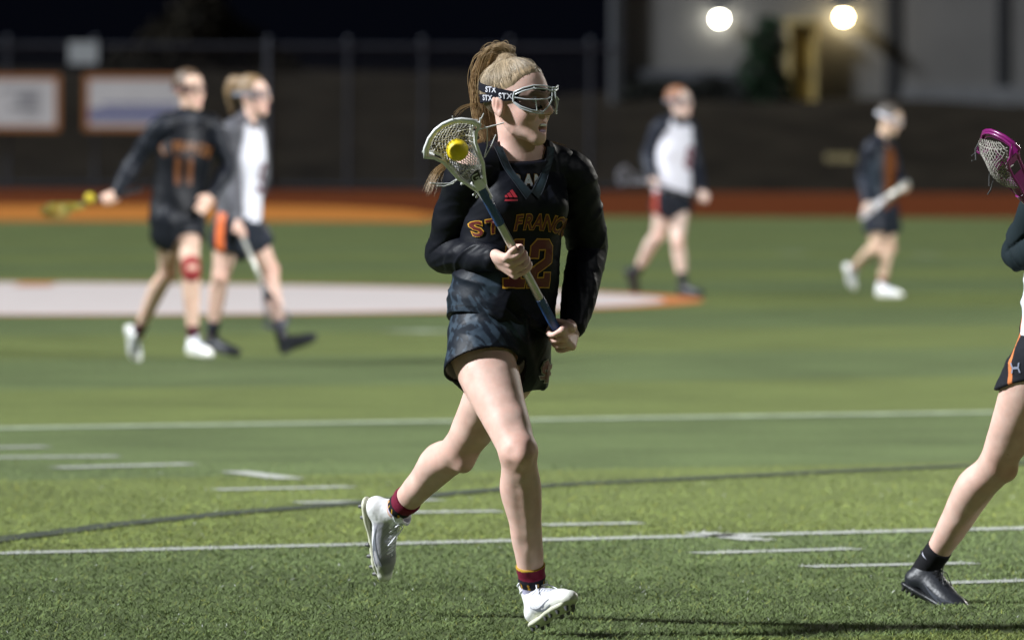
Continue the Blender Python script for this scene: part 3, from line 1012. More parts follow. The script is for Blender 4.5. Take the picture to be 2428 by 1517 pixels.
def goggles_simple(ctx, gc, lc):
    H, s, body = ctx['H'], ctx['s'], ctx['body']
    mb = MB()
    for u, r in ((.045, .0042), (.018, .003), (-.006, .0042)):
        mb.tube([H(.118 * math.cos(a) - .01, .088 * math.sin(a), u - .004 * abs(math.sin(a))) for a in np.linspace(-1.3, 1.3, 15)], r * s, 5, gc)
    for a in (-1.25, -.7, -.22, .22, .7, 1.25):
        mb.tube([H(.118 * math.cos(a) - .01, .088 * math.sin(a), .045), H(.12 * math.cos(a) - .01, .089 * math.sin(a), -.006)], .0034 * s, 5, gc)
    g = link('goggles', mb.mesh('goggles', M_PAINTED), body)
    mb = MB(); V = []
    aa = np.linspace(-1.2, 1.2, 13)
    for a in aa:
        for u in (.043, -.003): V.append(H(.112 * math.cos(a) - .01, .084 * math.sin(a), u))
    mb.add(V, [[2 * i, 2 * i + 1, 2 * i + 3, 2 * i + 2] for i in range(12)], lc)
    link('lens', mb.mesh('lens', M_LENS), g)
    mb = MB(); V = []
    aa = np.linspace(1.25, 2 * math.pi - 1.25, 22)
    for a in aa:
        for u in (.034, .008): V.append(H(.118 * math.cos(a) - .008, .09 * math.sin(a), u))
    mb.add(V, [[2 * i, 2 * i + 1, 2 * i + 3, 2 * i + 2] for i in range(21)], gc)
    link('strap', mb.mesh('strap', M_PAINTED), g)


# ---- lacrosse sticks
M_SHAFT = mat('shaft_metal', (.52, .52, .47), .3, metal=.55, bump=.05, bscale=300)
M_PLASTIC = mat('stick_plastic', rough=.3, spec=.6, attr=True, coat=.2)
M_STRING = mat('stick_string', rough=.8, attr=True)


def stick_head(root, A, Bd, C, colr, netc, fine=True, stretch=1.0, strings=None, wid=1.0):
    """A along the shaft, Bd across, C towards the open face; origin at the throat (all np vectors, root-local)"""
    O = lambda a, b, c=0.0: a * stretch * A + b * wid * Bd + c * C
    side = [(0, .016, 0), (.03, .026, .004), (.065, .040, .008), (.105, .046, .011), (.14, .052, .013), (.165, .066, .014), (.182, .088, .012)]
    arc = [(.182, .088, .012), (.205, .076, .012), (.226, .052, .01), (.238, .026, .008), (.242, 0, .008)]
    loop = side + arc[1:] + [(a, -b, c) for a, b, c in arc[-2::-1]] + [(a, -b, c) for a, b, c in side[-2::-1]]
    mb = MB()
    fr = [O(*p) for p in loop]
    n = len(loop)
    depth = lambda a: -.016 - .026 * math.sin(min(1, max(0, a / .2)) * math.pi * .75)
    bk = [O(p[0] * .985, p[1] * (.93 if p[0] < .17 else .97), p[2] + (depth(p[0]) if p[0] < .19 else -.008)) for p in loop]
    mb.tube(fr, .0052, 7 if fine else 5, colr); mb.tube(bk, .0042, 6 if fine else 4, colr)
    # side walls with openings: panels between the rims, every second one left open
    for i in range(n - 1):
        up = loop[i][0] < .06 or loop[i][0] > .17
        if up or i % 2 == 0:
            q = [fr[i], fr[i + 1], bk[i + 1], bk[i]]
            off = C * .001
            mb.add(q + [x * 1.0 + off * 0 + Bd * .0015 for x in q], [[0, 1, 2, 3], [7, 6, 5, 4]], colr)
    # throat and bottom plate, sculpted from an ellipsoid fan
    mb.tube([O(-.05, 0, -.006), O(-.02, 0, -.007), O(.0, 0, -.008), O(.022, 0, -.012)], [.0155, .017, .02, .022], 10, colr)
    V = []
    for a in np.linspace(.0, .055, 6):
        wv = .016 + a * .42
        for t in np.linspace(-1, 1, 7): V.append(O(a, t * wv * .96, -.004 - .022 * (1 - t * t) - .004))
    mb.add(V, [[i * 7 + k, i * 7 + k + 1, (i + 1) * 7 + k + 1, (i + 1) * 7 + k] for i in range(5) for k in range(6)], colr)
    # scoop web
    V = []
    for p in arc + [(a, -b, c) for a, b, c in arc[-2::-1]]:
        V.append(O(*p)); V.append(O(p[0] - .016, p[1] * .9, p[2] - .010))
    m = len(V) // 2
    mb.add(V, [[2 * i, 2 * i + 1, 2 * i + 3, 2 * i + 2] for i in range(m - 1)], colr)
    ho = link('stick_head', mb.mesh('stick_head', M_PLASTIC), root)
    # pocket: diamond net on a shallow bag
    def half(a):
        for (a0, b0, _), (a1, b1, _) in zip(side, side[1:]):
            if a <= a1: return b0 + (b1 - b0) * (a - a0) / (a1 - a0)
        for (a0, b0, _), (a1, b1, _) in zip(arc, arc[1:]):
            if a <= a1: return b0 + (b1 - b0) * (a - a0) / (a1 - a0)
        return .01
    mb = MB(); nn = 11 if fine else 6

    def net(u, v):
        a = .035 + .185 * u; b = v * half(a) * .9
        dp = .050 * math.sin(math.pi * min(1, u * 1.02)) ** .8 * (1 - v * v) ** .7 + .012
        return O(a, b, -dp)
    jit = random.Random(5)
    for k in range(-nn, nn + 1):
        for d in (-1, 1):
            pts = []
            for t in np.linspace(0, 1, 15 if fine else 8):
                v = (k / nn * 2 + d * (t * 2.4 - 1.2))
                if -1 <= v <= 1: pts.append(net(t, v) + np.array([jit.uniform(-.0012, .0012) for _ in range(3)]))
            if len(pts) > 1: mb.tube(pts, .0013 if fine else .002, 4, np.array(netc) * jit.uniform(.7, 1.15), cap=False)
    if fine:
        for u in (.52, .62, .72, .9):
            pts = [net(u, v) + C * .002 for v in np.linspace(-1, 1, 13)]
            mb.tube(pts, .0016, 4, netc, cap=False)
        for v in (-.92, .92):
            mb.tube([net(u, v) for u in np.linspace(0, 1, 12)], .0018, 4, netc, cap=False)
    po = link('pocket', mb.mesh('pocket', M_STRING), root)
    if strings:
        mb = MB()
        for pts, r, c2 in strings: mb.tube([O(*p) for p in pts], r, 5, c2)
        link('loose_strings', mb.mesh('loose_strings', M_STRING), root)['kind'] = 'stuff'
    return ho, O


def octa(mb, p, q, r, colr, n=8):
    mb.tube([p, p + (q - p) * .002, q - (q - p) * .002, q], [r * .9, r, r, r * .9], n, colr)


def simple_stick(a, b, hd, label, shaft_mat, headc, netc, group=None, face=(0, -1, 0), r=.0125):
    """butt a, throat b, head direction hd"""
    base = (arr(a) + arr(b)) / 2
    root = bpy.data.objects.new('lacrosse_stick', None); COL.objects.link(root); root.location = base
    tag(root, label, 'lacrosse stick', group)
    mb = MB(); octa(mb, arr(a) - base, arr(b) - base, r, (1, 1, 1))
    link('shaft', mb.mesh('shaft', shaft_mat), root)
    mb = MB(); mb.tube([arr(a) - base, arr(a) - base + (arr(a) - arr(b)) * .02], [r * 1.25, r * 1.25], 8, (.02, .02, .02))
    link('end_cap', mb.mesh('end_cap', M_GLOSSBLACK), root)
    A = arr(hd); A /= np.linalg.norm(A); C = arr(face); C = C - A * A.dot(C); C /= np.linalg.norm(C); Bd = np.cross(A, C)
    hr = bpy.data.objects.new('head_group', None)
    bpy.data.objects.remove(hr)
    ho, O = stick_head(root, A, Bd, C, headc, netc, fine=False)
    off = arr(b) - base
    for ch in root.children:
        if ch.name.split('.')[0] in ('stick_head', 'pocket'): ch.location = off
    return root

# ------------------------------------------------------------------ the runner in focus
Y0 = 23.77
PXM = FPX / Y0
Q = lambda x, y, d=0.0: P(x, y, Y0 + d)
mj = dict(head=Q(1222, 250, -.02), shR=Q(1116, 405, -.075), shL=Q(1352, 408, .075), elR=Q(1056, 600, .06), wrR=Q(1174, 612, -.165), hdR=Q(1213, 612, -.2),
          elL=Q(1397, 592, .17), wrL=Q(1358, 775, -.01), hdL=Q(1335, 800, -.05), hipR=Q(1137, 832, -.06), hipL=Q(1222, 832, .07),
          knR=Q(1229, 1070, -.30), anR=Q(1257, 1385, -.10), knL=Q(1092, 1066, .31), anL=Q(938, 1201, .62))
butt, throat = Q(1331, 803, -.075), Q(1139, 443, -.345)
SDIR = (throat - butt).normalized()
atY = lambda py: butt.lerp(throat, (803 - py) / 360)
heelR, heelL = Q(1268, 1493, -.12), Q(856, 1180, .63)
fR, uR = (.40, -.84, .31), (-.24, .22, 1)
fL, uL = (.17, .30, -.86), (1, -.45, .12)
main_sp = dict(J=mj, yaw=math.radians(55), tyaw=math.radians(25), pitch=math.radians(-2), s=1.0, h=.0035, fine=True, muscle=True,
               label='player in black jersey number 12 running in focus with a white-headed stick',
               gripR=dict(at=atY(614), S=SDIR, B=(-.9, -.38, -.1), front=(.2, -1, 0), thumb=((20, .036), (52, .047), (88, .052))),
               gripL=dict(at=atY(798), S=SDIR, B=(.9, -.35, -.3), front=(-.2, -1, -.4), thumb=((-60, .03), (-115, .04), (-150, .045))),
               footR=(heelR, fR, uR), footL=(heelL, fL, uL),
               thigh=[.088, .083, .067, .056, .0535], shank=[.053, .051, .0555, .045, .036, .0315])
player, cx = build_person(main_sp)
base = cx['base']; H = cx['H']; TF, TR = cx['TF'], cx['TR']; Lm = cx['L']
QL = lambda x, y, d=0.0: arr(Q(x, y, d)) - base

NAVY = np.array((.0046, .0054, .0095))


def camo(V, a=(.034, .052, .074), b=(.008, .012, .019)):
    n = fbm(V * (46, 46, 12) + np.stack([V[:, 2] * 30, V[:, 0] * 10, V[:, 0] * 0], 1), 31, 3)
    w = (np.clip((n - .47) / .07, 0, 1) * np.clip(.4 + 1.2 * fbm(V * 40, 77, 2), 0, 1))[:, None]
    return np.array(b) * (1 - w) + np.array(a) * w


def arm_mask(V, a, b, c):
    """axis-wise coordinate along an arm"""
    return None


# undershirt: crew neck and long satin sleeves
B = SDF(.004)
for e in 'RL':
    a, b, w = Lm['sh' + e], Lm['el' + e], Lm['wr' + e]
    wl = w + (w - b) * (-.04 if e == 'R' else -.02)
    B.sweep([cx['neck'] * .4 + a * .6 - (0, 0, .01), a - (0, 0, .005), a * .6 + b * .4, b * .9 + a * .1, b, b * .7 + w * .3, b * .3 + w * .7, wl], [.058, .066, .064, .057, .054, .053, .047, .036], .012, n=26)
B.sweep([QL(1236, 402), QL(1228, 440), QL(1218, 500)], [.116, .138, .142], .02, flat=TF, ratio=.73)
B.sweep([QL(1238, 345, .01), QL(1238, 380, 0.0), QL(1238, 412, 0)], [.056, .062, .086], .02)
B.plane(QL(1240, 366), (0.05, -.30, 1))
V, F = B.mesh(1)
N0 = V.copy()
for e in 'RL':
    a, b, w = Lm['sh' + e], Lm['el' + e], Lm['wr' + e]
    t = np.minimum(np.linalg.norm(V - (a * .3 + b * .7), axis=1) / .2, 1.0)
    mk = np.clip(1 - np.minimum(np.linalg.norm(N0 - (a * .5 + b * .5), axis=1), np.linalg.norm(N0 - b, axis=1)) / .17, 0, 1) ** .6
    V = folds(V, F, (b - a) / np.linalg.norm(b - a) + np.cross(b - a, (0, 1, 0)) * 2.2, 17, 3.0, .012, 3 if e == 'R' else 9, mask=mk, warp=1.2)
    mk = np.clip(1 - np.linalg.norm(N0 - (b * .35 + w * .65), axis=1) / .15, 0, 1) ** .6
    V = folds(V, F, (w - b) / np.linalg.norm(w - b) * .35 - np.cross((w - b) / np.linalg.norm(w - b), (0, 1, 0)), 26, 3.5, .008, 21, mask=mk, warp=1.1)
V = folds(V, F, (.4, .3, 1), 34, 16, .0018, 55)
C = np.tile(NAVY * .9, (len(V), 1)) * (.85 + .3 * fbm(V * 9, 2)[:, None])
undershirt = link('undershirt', npmesh('undershirt', V, F, M_SATIN, C), player)
ushirt_mesh = (V, F)

# jersey
B = SDF(.004)
JP = [(1233, 388, .0, .100), (1229, 425, 0, .138), (1217, 500, -.004, .151), (1209, 580, -.004, .149), (1200, 660, 0, .151), (1190, 735, 0, .159), (1184, 810, 0, .165)]
B.sweep([QL(*p[:3]) for p in JP], [p[3] for p in JP], .02, flat=TF, ratio=.76, n=20)
for g in (-1, 1):
    B.ell(QL(1219, 488) + TF * .082 + TR * g * .066, (.058, .058, .055), None, .06)
for e in 'RL': B.sweep([cx['neck'] + (0, 0, -.012), Lm['sh' + e] * .72 + cx['neck'] * .28 + (0, 0, .004)], [.058, .061], .03)
VB = QL(1250, 456) 
VB = VB - TR * VB.dot(TR) + TR * (QL(1212, 456).dot(TR))
c0 = QL(1212, 456)


def vw(u): return .095 * (1 - np.exp(-np.maximum(u, -.02) * 1.1 / .095))


def vneck(X):
    lat = (X[0] - c0[0]) * TR[0] + (X[1] - c0[1]) * TR[1] + (X[2] - c0[2]) * TR[2]
    fw = (X[0] - c0[0]) * TF[0] + (X[1] - c0[1]) * TF[1] + (X[2] - c0[2]) * TF[2]
    u = X[2] - c0[2]
    lat = lat + u * .10
    return np.maximum((np.abs(lat) - vw(u)) * .8, -fw + .02)


B.add(vneck, c0 - .3, c0 + .3, 0, 's')
B.sweep([QL(1236, 400, -.01), QL(1234, 330, 0)], [.062, .078], .006, mode='s')
B.plane(QL(1190, 776), (-.19, -.22, -1))
V, F = B.mesh(1)
z = V[:, 2]; lat = (V - c0) @ TR; fw = (V - c0) @ TF
pz = lambda y: QL(1190, y)[2]
low = np.clip((pz(560) - z) / .12, 0, 1)
V = folds(V, F, (.75, .4, -.35), 10, 2.6, .014, 8, mask=low * (.45 + .55 * (lat > -.02)))
V = folds(V, F, (.5, .2, .9), 17, 3.0, .008, 18, mask=.3 + .7 * low)
V = folds(V, F, (.9, .3, .2), 14, 3, .008, 81, mask=np.clip((z - pz(560)) / .1, 0, 1) * .6)
V = folds(V, F, (-.5, .0, 1), 30, 12, .0015, 28)
C = np.tile(NAVY, (len(V), 1)) * (.85 + .3 * fbm(V * 8, 3)[:, None])
sd = np.clip((lat - .085 + .35 * (z - pz(700))) / .012, 0, 1)[:, None] * np.clip((pz(640) - z) / .03, 0, 1)[:, None]
C = C * (1 - sd) + camo(V) * sd
hm = np.abs((V - QL(1190, 776)) @ (np.array((-.19, -.22, -1)) / np.linalg.norm((-.19, -.22, -1))))
C = np.where((hm < .0035)[:, None], NAVY * .6, C); C = np.where(((hm > .016) & (hm < .0195))[:, None], C * .45, C)
jersey = link('jersey', npmesh('jersey', V, F, M_SATIN, C), player)
JB = BVHTree.FromPolygons(V.tolist(), F.tolist())
UB = BVHTree.FromPolygons(ushirt_mesh[0].tolist(), ushirt_mesh[1].tolist())
XR = -TR                                            # image-right direction on the chest
UPJ = np.array((.09, 0, 1)); UPJ /= np.linalg.norm(UPJ)


# ---- lettering: flat outlines laid on the cloth
def flat_mesh(kind, data, size=1.0, offset=0.0):
    if kind == 'text':
        cu = bpy.data.curves.new('t', 'FONT'); cu.body = data; cu.align_x = 'CENTER'; cu.size = size; cu.offset = offset; cu.resolution_u = 3; cu.space_character = 1.12
    else:
        cu = bpy.data.curves.new('t', 'CURVE'); cu.dimensions = '2D'; cu.fill_mode = 'BOTH'
        for poly in data:
            sp_ = cu.splines.new('POLY'); sp_.points.add(len(poly) - 1); sp_.use_cyclic_u = True
            for i, (x, y) in enumerate(poly): sp_.points[i].co = (x, y, 0, 1)
        cu.offset = offset
    o = bpy.data.objects.new('t', cu); COL.objects.link(o)
    bpy.context.view_layer.update()
    me = o.evaluated_get(bpy.context.evaluated_depsgraph_get()).to_mesh()
    bm = bmesh.new(); bm.from_mesh(me)
    bmesh.ops.triangulate(bm, faces=bm.faces)
    bpy.data.objects.remove(o, do_unlink=True)
    return bm


def fine_split(bm, mx):
    for _ in range(4):
        es = [e for e in bm.edges if e.calc_length() > mx]
        if not es: break
        bmesh.ops.subdivide_edges(bm, edges=es, cuts=1)
        bmesh.ops.triangulate(bm, faces=[f for f in bm.faces if len(f.verts) > 3])


def decal(layers, bvh, org, xdir, updir, ray_dir, mx=.005, bend=None, name='lettering', parent=None, lift=.003):
    """layers: list of (bmesh, colour); each next layer sits a little higher"""
    out = None
    org = np.array(org); rd = np.array(ray_dir) / np.linalg.norm(ray_dir)
    for li, (bm, colr) in enumerate(layers):
        fine_split(bm, mx)
        P2 = []
        ok = []
        for v in bm.verts:
            x, y = v.co.x, v.co.y
            if bend: x, y = bend(x, y)
            p = org + xdir * x + updir * y - rd * .3
            hit = bvh.ray_cast(Vector(p), Vector(rd), .6)
            if hit[0] is None: ok.append(False); P2.append((0, 0, 0))
            else:
                n = hit[1]
                if n.dot(Vector(rd)) > 0: n = -n
                ok.append(n.dot(Vector(rd)) < -.12); q = hit[0] + n * (lift + li * .0012); P2.append(tuple(q))
        bm.verts.index_update()
        T = [[v.index for v in f.verts] for f in bm.faces if all(ok[v.index] for v in f.verts)]
        bm.free()
        if T:
            mb = MB(); mb.add(P2, T, colr)
            nm = name + ('_edge' if li == 0 and len(layers) > 1 else '')
            out = link(nm, mb.mesh(nm, M_PRINT), parent)
            if name in ('strap_lettering', 'maker_mark'): out['kind'] = 'stuff'      # small flat print
    return out


M_PRINT = mat('print', rough=.42, attr=True, spec=.5)
MAROON, GOLD = (.105, .012, .011), (.52, .27, .025)
ONE = [[(0, 0), (.44, 0), (.44, .17), (.33, .17), (.33, 1.0), (.16, 1.0), (0, .86), (0, .72), (.11, .75), (.11, .17), (0, .17)]]
TWO = [[(0, 0), (.56, 0), (.56, .30), (.40, .30), (.40, .19), (.22, .19), (.22, .30), (.56, .52), (.56, .86), (.43, 1.0), (.13, 1.0), (0, .86), (0, .62), (.19, .62), (.19, .80), (.37, .80), (.37, .60), (0, .36)]]
hN = .135
nums = [[(x * hN - .068, y * hN) for x, y in ONE[0]]] + [[(x * hN + .002, y * hN) for x, y in TWO[0]]]
fr0 = QL(1207, 679)
for nm in nums:
    decal([(flat_mesh('poly', [nm], offset=.0035), GOLD), (flat_mesh('poly', [nm]), MAROON)], JB, fr0, XR, UPJ, -TF, name='digit', parent=jersey)
RA = .42


def letters(word, size, cols, offs, bvh, org, xs_, us, rd, parent, adv, arc=None, name='letter', mx=.005, lift=.003, sx=1.0):
    """each letter a piece of its own, set along a line or an arc"""
    widths = {'I': .55, '.': .5, ' ': .5, 'A': 1.04, 'R': 1.0, 'N': 1.04, 'T': .95}
    tot = sum(widths.get(c, 1) for c in word); x = -tot / 2
    for c in word:
        w = widths.get(c, 1)
        if c != ' ':
            xc = (x + w / 2) * adv
            def bd(px, py, xc=xc):
                X = xc + px * sx
                if arc: return (arc + py) * math.sin(X / arc), (arc + py) * math.cos(X / arc) - arc
                return X, py
            decal([(flat_mesh('text', c, size, o_), cl_) for cl_, o_ in zip(cols, offs)], bvh, org, xs_, us, rd, mx=mx, bend=bd, name=name, parent=parent, lift=lift)
        x += w


letters('ST. FRANCIS', .060, (GOLD, MAROON), (.0034, .0012), JB, QL(1209, 541) + XR * .004, XR, UPJ, -TF, jersey, .0305, arc=RA, sx=.76)
bars = [[(-.030, 0), (-.022, 0), (-.026, .0075), (-.030, .0052)], [(-.019, 0), (-.009, 0), (-.0165, .0145), (-.0245, .010)], [(-.006, 0), (.005, 0), (-.0075, .0225), (-.0155, .0175)],
        [(-.032, -.010), (.004, -.010), (.006, -.005), (-.030, -.005)]]
decal([(flat_mesh('poly', bars), (.42, .03, .045))], JB, QL(1212, 468) + XR * -.052, XR, UPJ, -TF, name='maker_mark', parent=jersey)
letters('RAN', .046, ((.30, .15, .03), (.82, .84, .92)), (.004, .0022), UB, QL(1216, 441), XR, UPJ, -TF, undershirt, .031, sx=.85)

# V collar band, side seams, hem
mb = MB()
for g in (-1, 1):
    rails = []
    for u in np.linspace(.0, .128, 15):
        row = []
        for off in (-.001, .010, .021):
            lt = g * (vw(u) + off) - u * .10
            uu = u - (off * .9 if u < .02 else 0)
            p = c0 + TR * lt + np.array((0, 0, uu)) + TF * .4
            hit = JB.ray_cast(Vector(p), Vector(-TF), .8)
            q = np.array(hit[0] + hit[1] * .003) if hit[0] else (rails[-1][len(row)] if rails else p - TF * .3)
            row.append(q)
        rails.append(row)
    rails = np.array(rails)
    for _ in range(6): rails[1:-1] = rails[1:-1] * .4 + (rails[:-2] + rails[2:]) * .3
    rails = rails + TF * .002
    Vv = [q for r in rails for q in r]
    cc = camo(np.array(Vv) * 1.4, (.035, .055, .07), (.012, .018, .024))
    mb.add(Vv, [[3 * i + k, 3 * i + k + 1, 3 * i + 4 + k, 3 * i + 3 + k] for i in range(14) for k in range(2)], cc)
    for k in (0, 2): mb.tube([r[k] for r in rails], .0012, 4, (.03, .035, .045), cap=False)
link('collar', mb.mesh('collar', M_SATIN), jersey)

# shorts: hollow legs with a pale lining, patterned flank, dark hem
B = SDF(.004)
B.sweep([QL(1190, 745), QL(1185, 790), QL(1180, 838)], [.148, .154, .151], 0, flat=TF, ratio=.79)
thR = Lm['knR'] - Lm['hipR']; thR = thR / np.linalg.norm(thR)
lr0, lr1 = QL(1150, 790, -.045), QL(1143, 878, -.105)
B.sweep([lr0, lr0 * .5 + lr1 * .5, lr1], [.095, .106, .111], .02)
ll0, ll1 = QL(1228, 800, .04), QL(1222, 915, .09)
B.sweep([ll0, ll0 * .5 + ll1 * .5, ll1], [.092, .090, .086], .02)
nR = np.array((-.05, -.62, -.80))
inner = [(lr0 * .35 + lr1 * .65, lr1 + (lr1 - lr0) * .8, .097, .107), (ll0 * .3 + ll1 * .7, ll1 + (ll1 - ll0) * .8, .078, .082)]
# trim each leg at its own hem without touching the other
def hemcut(c, n, side, ctr):
    n = n / np.linalg.norm(n)
    def fn(X):
        a = (X[0] - c[0]) * n[0] + (X[1] - c[1]) * n[1] + (X[2] - c[2]) * n[2]
        b = ((X[0] - ctr[0]) * XR[0] + (X[1] - ctr[1]) * XR[1]) * side
        return np.maximum(-a, -b)
    return fn
mid = QL(1212, 850)
B.add(hemcut(QL(1150, 874, -.08), np.array((.20, -.48, -.86)), -1, mid), mid - .5, mid + .5, 0, 's')
B.add(hemcut(QL(1262, 921, .06), np.array((.05, .12, -1)), 1, mid), mid - .5, mid + .5, 0, 's')
for p, q, r0, r1 in inner: B.sweep([p, q], [r0, r1], 0, mode='s')
V, F = B.mesh(1)
N = vnormals(V, F)
V = folds(V, F, (.9, .3, .35), 13, 2.6, .012, 13)
V = folds(V, F, (.3, .2, 1), 15, 6, .006, 14, mask=np.clip((V[:, 2] - QL(1180, 830)[2]) / .06, 0, 1))
V = folds(V, F, (.6, .2, -.5), 32, 14, .0015, 15)
latS = (V - QL(1183, 830)) @ TR
C = np.tile(NAVY * .9, (len(V), 1))
wv = np.clip((latS - .0 + .6 * (V[:, 2] - QL(1180, 830)[2])) / .03, 0, 1)[:, None]
C = C * (1 - wv) + camo(V * 1.1) * wv
dl = None
for p, q, r0, r1 in inner:          # the lining inside each leg
    ax = (q - p) / np.linalg.norm(q - p); t = (V - p) @ ax
    rad = V - p - t[:, None] * ax
    ins = ((rad * N).sum(1) < -.02) & (np.linalg.norm(rad, axis=1) < r1 + .012) & (t > -.1)
    C = np.where(ins[:, None], np.array((.34, .35, .36)), C)
h1 = np.abs((V - QL(1150, 874, -.08)) @ (np.array((.20, -.48, -.86)) / np.linalg.norm((.20, -.48, -.86))))
h2 = np.abs((V - QL(1262, 921, .06)) @ np.array((.05, .12, -.99)))
isR = ((V - mid) @ XR) < 0
C = np.where(((np.where(isR, h1, h2)) < .008)[:, None], NAVY * .8, C)
shorts = link('shorts', npmesh('shorts', V, F, M_SATIN, C), player)
SB = BVHTree.FromPolygons(V.tolist(), F.tolist())
Spoly = [[(0, .004), (.030, .004), (.030, .022), (.012, .026), (.012, .032), (.030, .030), (.030, .046), (.022, .058), (.006, .052), (-.004, .036), (.002, .022), (.016, .018), (.016, .013), (-.006, .012)]]
Fpoly = [[(.022, -.006), (.036, -.006), (.036, .012), (.048, .012), (.048, .022), (.036, .022), (.036, .032), (.056, .032), (.056, .044), (.022, .044)]]
rdS = arr((-.28, .95, 0))
xs = np.array((.95, .28, 0))
lgp = QL(1250, 898, .1)
decal([(flat_mesh('poly', Spoly + [], offset=.0024), (.34, .33, .30)), (flat_mesh('poly', Spoly), MAROON)], SB, lgp, xs, np.array((0, 0, 1.)), rdS, name='crest', parent=shorts)
decal([(flat_mesh('poly', Fpoly, offset=.0024), (.34, .33, .30)), (flat_mesh('poly', Fpoly), MAROON)], SB, lgp, xs, np.array((0, 0, 1.)), rdS, name='crest', parent=shorts, lift=.004)

# socks and shoes
for e in 'RL':
    a = Lm['an' + e]; d = Lm['kn' + e] - a; d = d / np.linalg.norm(d)
    B = SDF(.003)
    B.sweep([a - d * .0, a + d * .03, a + d * .055, a + d * .088], [.030, .0355, .039, .0415], 0, n=8)
    B.plane(a + d * .086, d)
    V, F = B.mesh(1)
    V = folds(V, F, d, 30, 8, .004, 5)
    t = (V - a) @ d + .004 * (fbm(V * 40, 9) - .5)
    C = np.tile((.012, .012, .018), (len(V), 1)).astype(float)
    C = np.where((t > .052)[:, None], np.array((.16, .012, .035)), C)
    C = np.where((t > .083)[:, None], np.array((.40, .24, .03)) if e == 'R' else np.array((.16, .012, .035)), C)
    ang = np.arctan2((V - a) @ np.cross(d, (1, 0, 0)), (V - a) @ np.array((1, 0, 0)))
    tk = (t < .042) & (t > .022) & (np.sin(ang * 9) > .72)
    C = np.where(tk[:, None], np.array((.55, .30, .03)), C)
    C = np.where((t < .024)[:, None], np.array((.50, .48, .66)), C)
    link('sock', npmesh('sock', V, F, M_PAINTED, C), player)
put_shoe(player, 'white_fine', heelR, fR, uR, base, 1)
put_shoe(player, 'grey_fine', heelL, fL, uL, base, -1)

# ---- face details
for g in (-1, 1):
    mb = MB(); mb.ball(H(.0835, g * .032, .02), .0122, 12, (.6, .58, .55)); mb.ball(H(.0925, g * .032 - .001, .019), (.0045, .0045, .0045), 8, (.05, .035, .02))
    link('eye', mb.mesh('eye', M_PAINTED), player)
mb = MB()
mb.tube([H(.098 - 9 * s_ * s_, s_, -.0520) for s_ in np.linspace(-.014, .014, 7)], .0042, 6, (.72, .70, .72))
mb.tube([H(.096 - 9 * s_ * s_, s_, -.0695) for s_ in np.linspace(-.013, .013, 7)], .0036, 6, (.52, .36, .55))
link('mouthguard', mb.mesh('mouthguard', M_PAINTED), player)

# ---- hair
def hairline(f): return np.interp(f, [-.11, -.06, -.03, -.012, .02, .04, .06, .078, .1], [-.055, -.045, -.012, .036, .040, .050, .076, .092, .100])


EC, ER = np.array((-.006, 0, .046)), np.array((.1035, .0805, .0875))
TIE = np.array((-.035, .0, .138))
B = SDF(.0035)
B.ell(H(*EC), ER * 1.0, H.ax)
hc0 = B.ops.pop()


def cap_fn(X):
    v = hc0[0](X)
    p = [X[j] - H.c[j] for j in range(3)]
    f = p[0] * H.F[0] + p[1] * H.F[1] + p[2] * H.F[2]; u = p[0] * H.U[0] + p[1] * H.U[1] + p[2] * H.U[2]
    hl = hairline(f)
    return np.maximum(v + .0045 * np.clip(1 - (u - hl) / .022, 0, 1), (hl + .003 - u) * .8)


B.add(cap_fn, hc0[1], hc0[2], 0)
B.ell(H(*(TIE - (.004, 0, .010))), (.024, .024, .020), H.ax, .02)
V, F = B.mesh(2)
Ll = H.inv(V)
C = np.array((.36, .26, .155)) * (.5 + 1.0 * fbm(Ll * (18, 40, 40), 6)[:, None])
hair = link('hair', npmesh('hair', V, F, M_DARKHAIR, C), player)


class Strands:
    def __init__(self): self.V = []; self.F = []; self.C = []; self.n = 0

    def add(self, pts, r, col, col2=None):
        pts = np.asarray(pts); m = len(pts)
        t = np.gradient(pts, axis=0); t /= np.linalg.norm(t, axis=1)[:, None] + 1e-9
        a = np.cross(t, (0.31, .9, .3)); a /= np.linalg.norm(a, axis=1)[:, None] + 1e-9; b = np.cross(t, a)
        rr = r * np.interp(np.linspace(0, 1, m), [0, .1, .8, 1], [.2, 1, 1, .2])[:, None]
        V = np.stack([pts + rr * (math.cos(q) * a + math.sin(q) * b) for q in (0, 2.094, 4.189)], 1).reshape(-1, 3)
        i = np.arange(m - 1)[:, None] * 3
        F = np.concatenate([np.concatenate([i + k, i + (k + 1) % 3, i + 3 + (k + 1) % 3, i + 3 + k], 1) for k in range(3)])
        self.V.append(V); self.F.append(F + self.n); self.n += len(V)
        w = np.linspace(0, 1, m)[:, None]
        c = np.asarray(col) * (1 - w) + np.asarray(col if col2 is None else col2) * w
        self.C.append(np.repeat(c, 3, 0))

    def mesh(self, name): return npmesh(name, np.concatenate(self.V), np.concatenate(self.F), M_HAIR, np.concatenate(self.C))


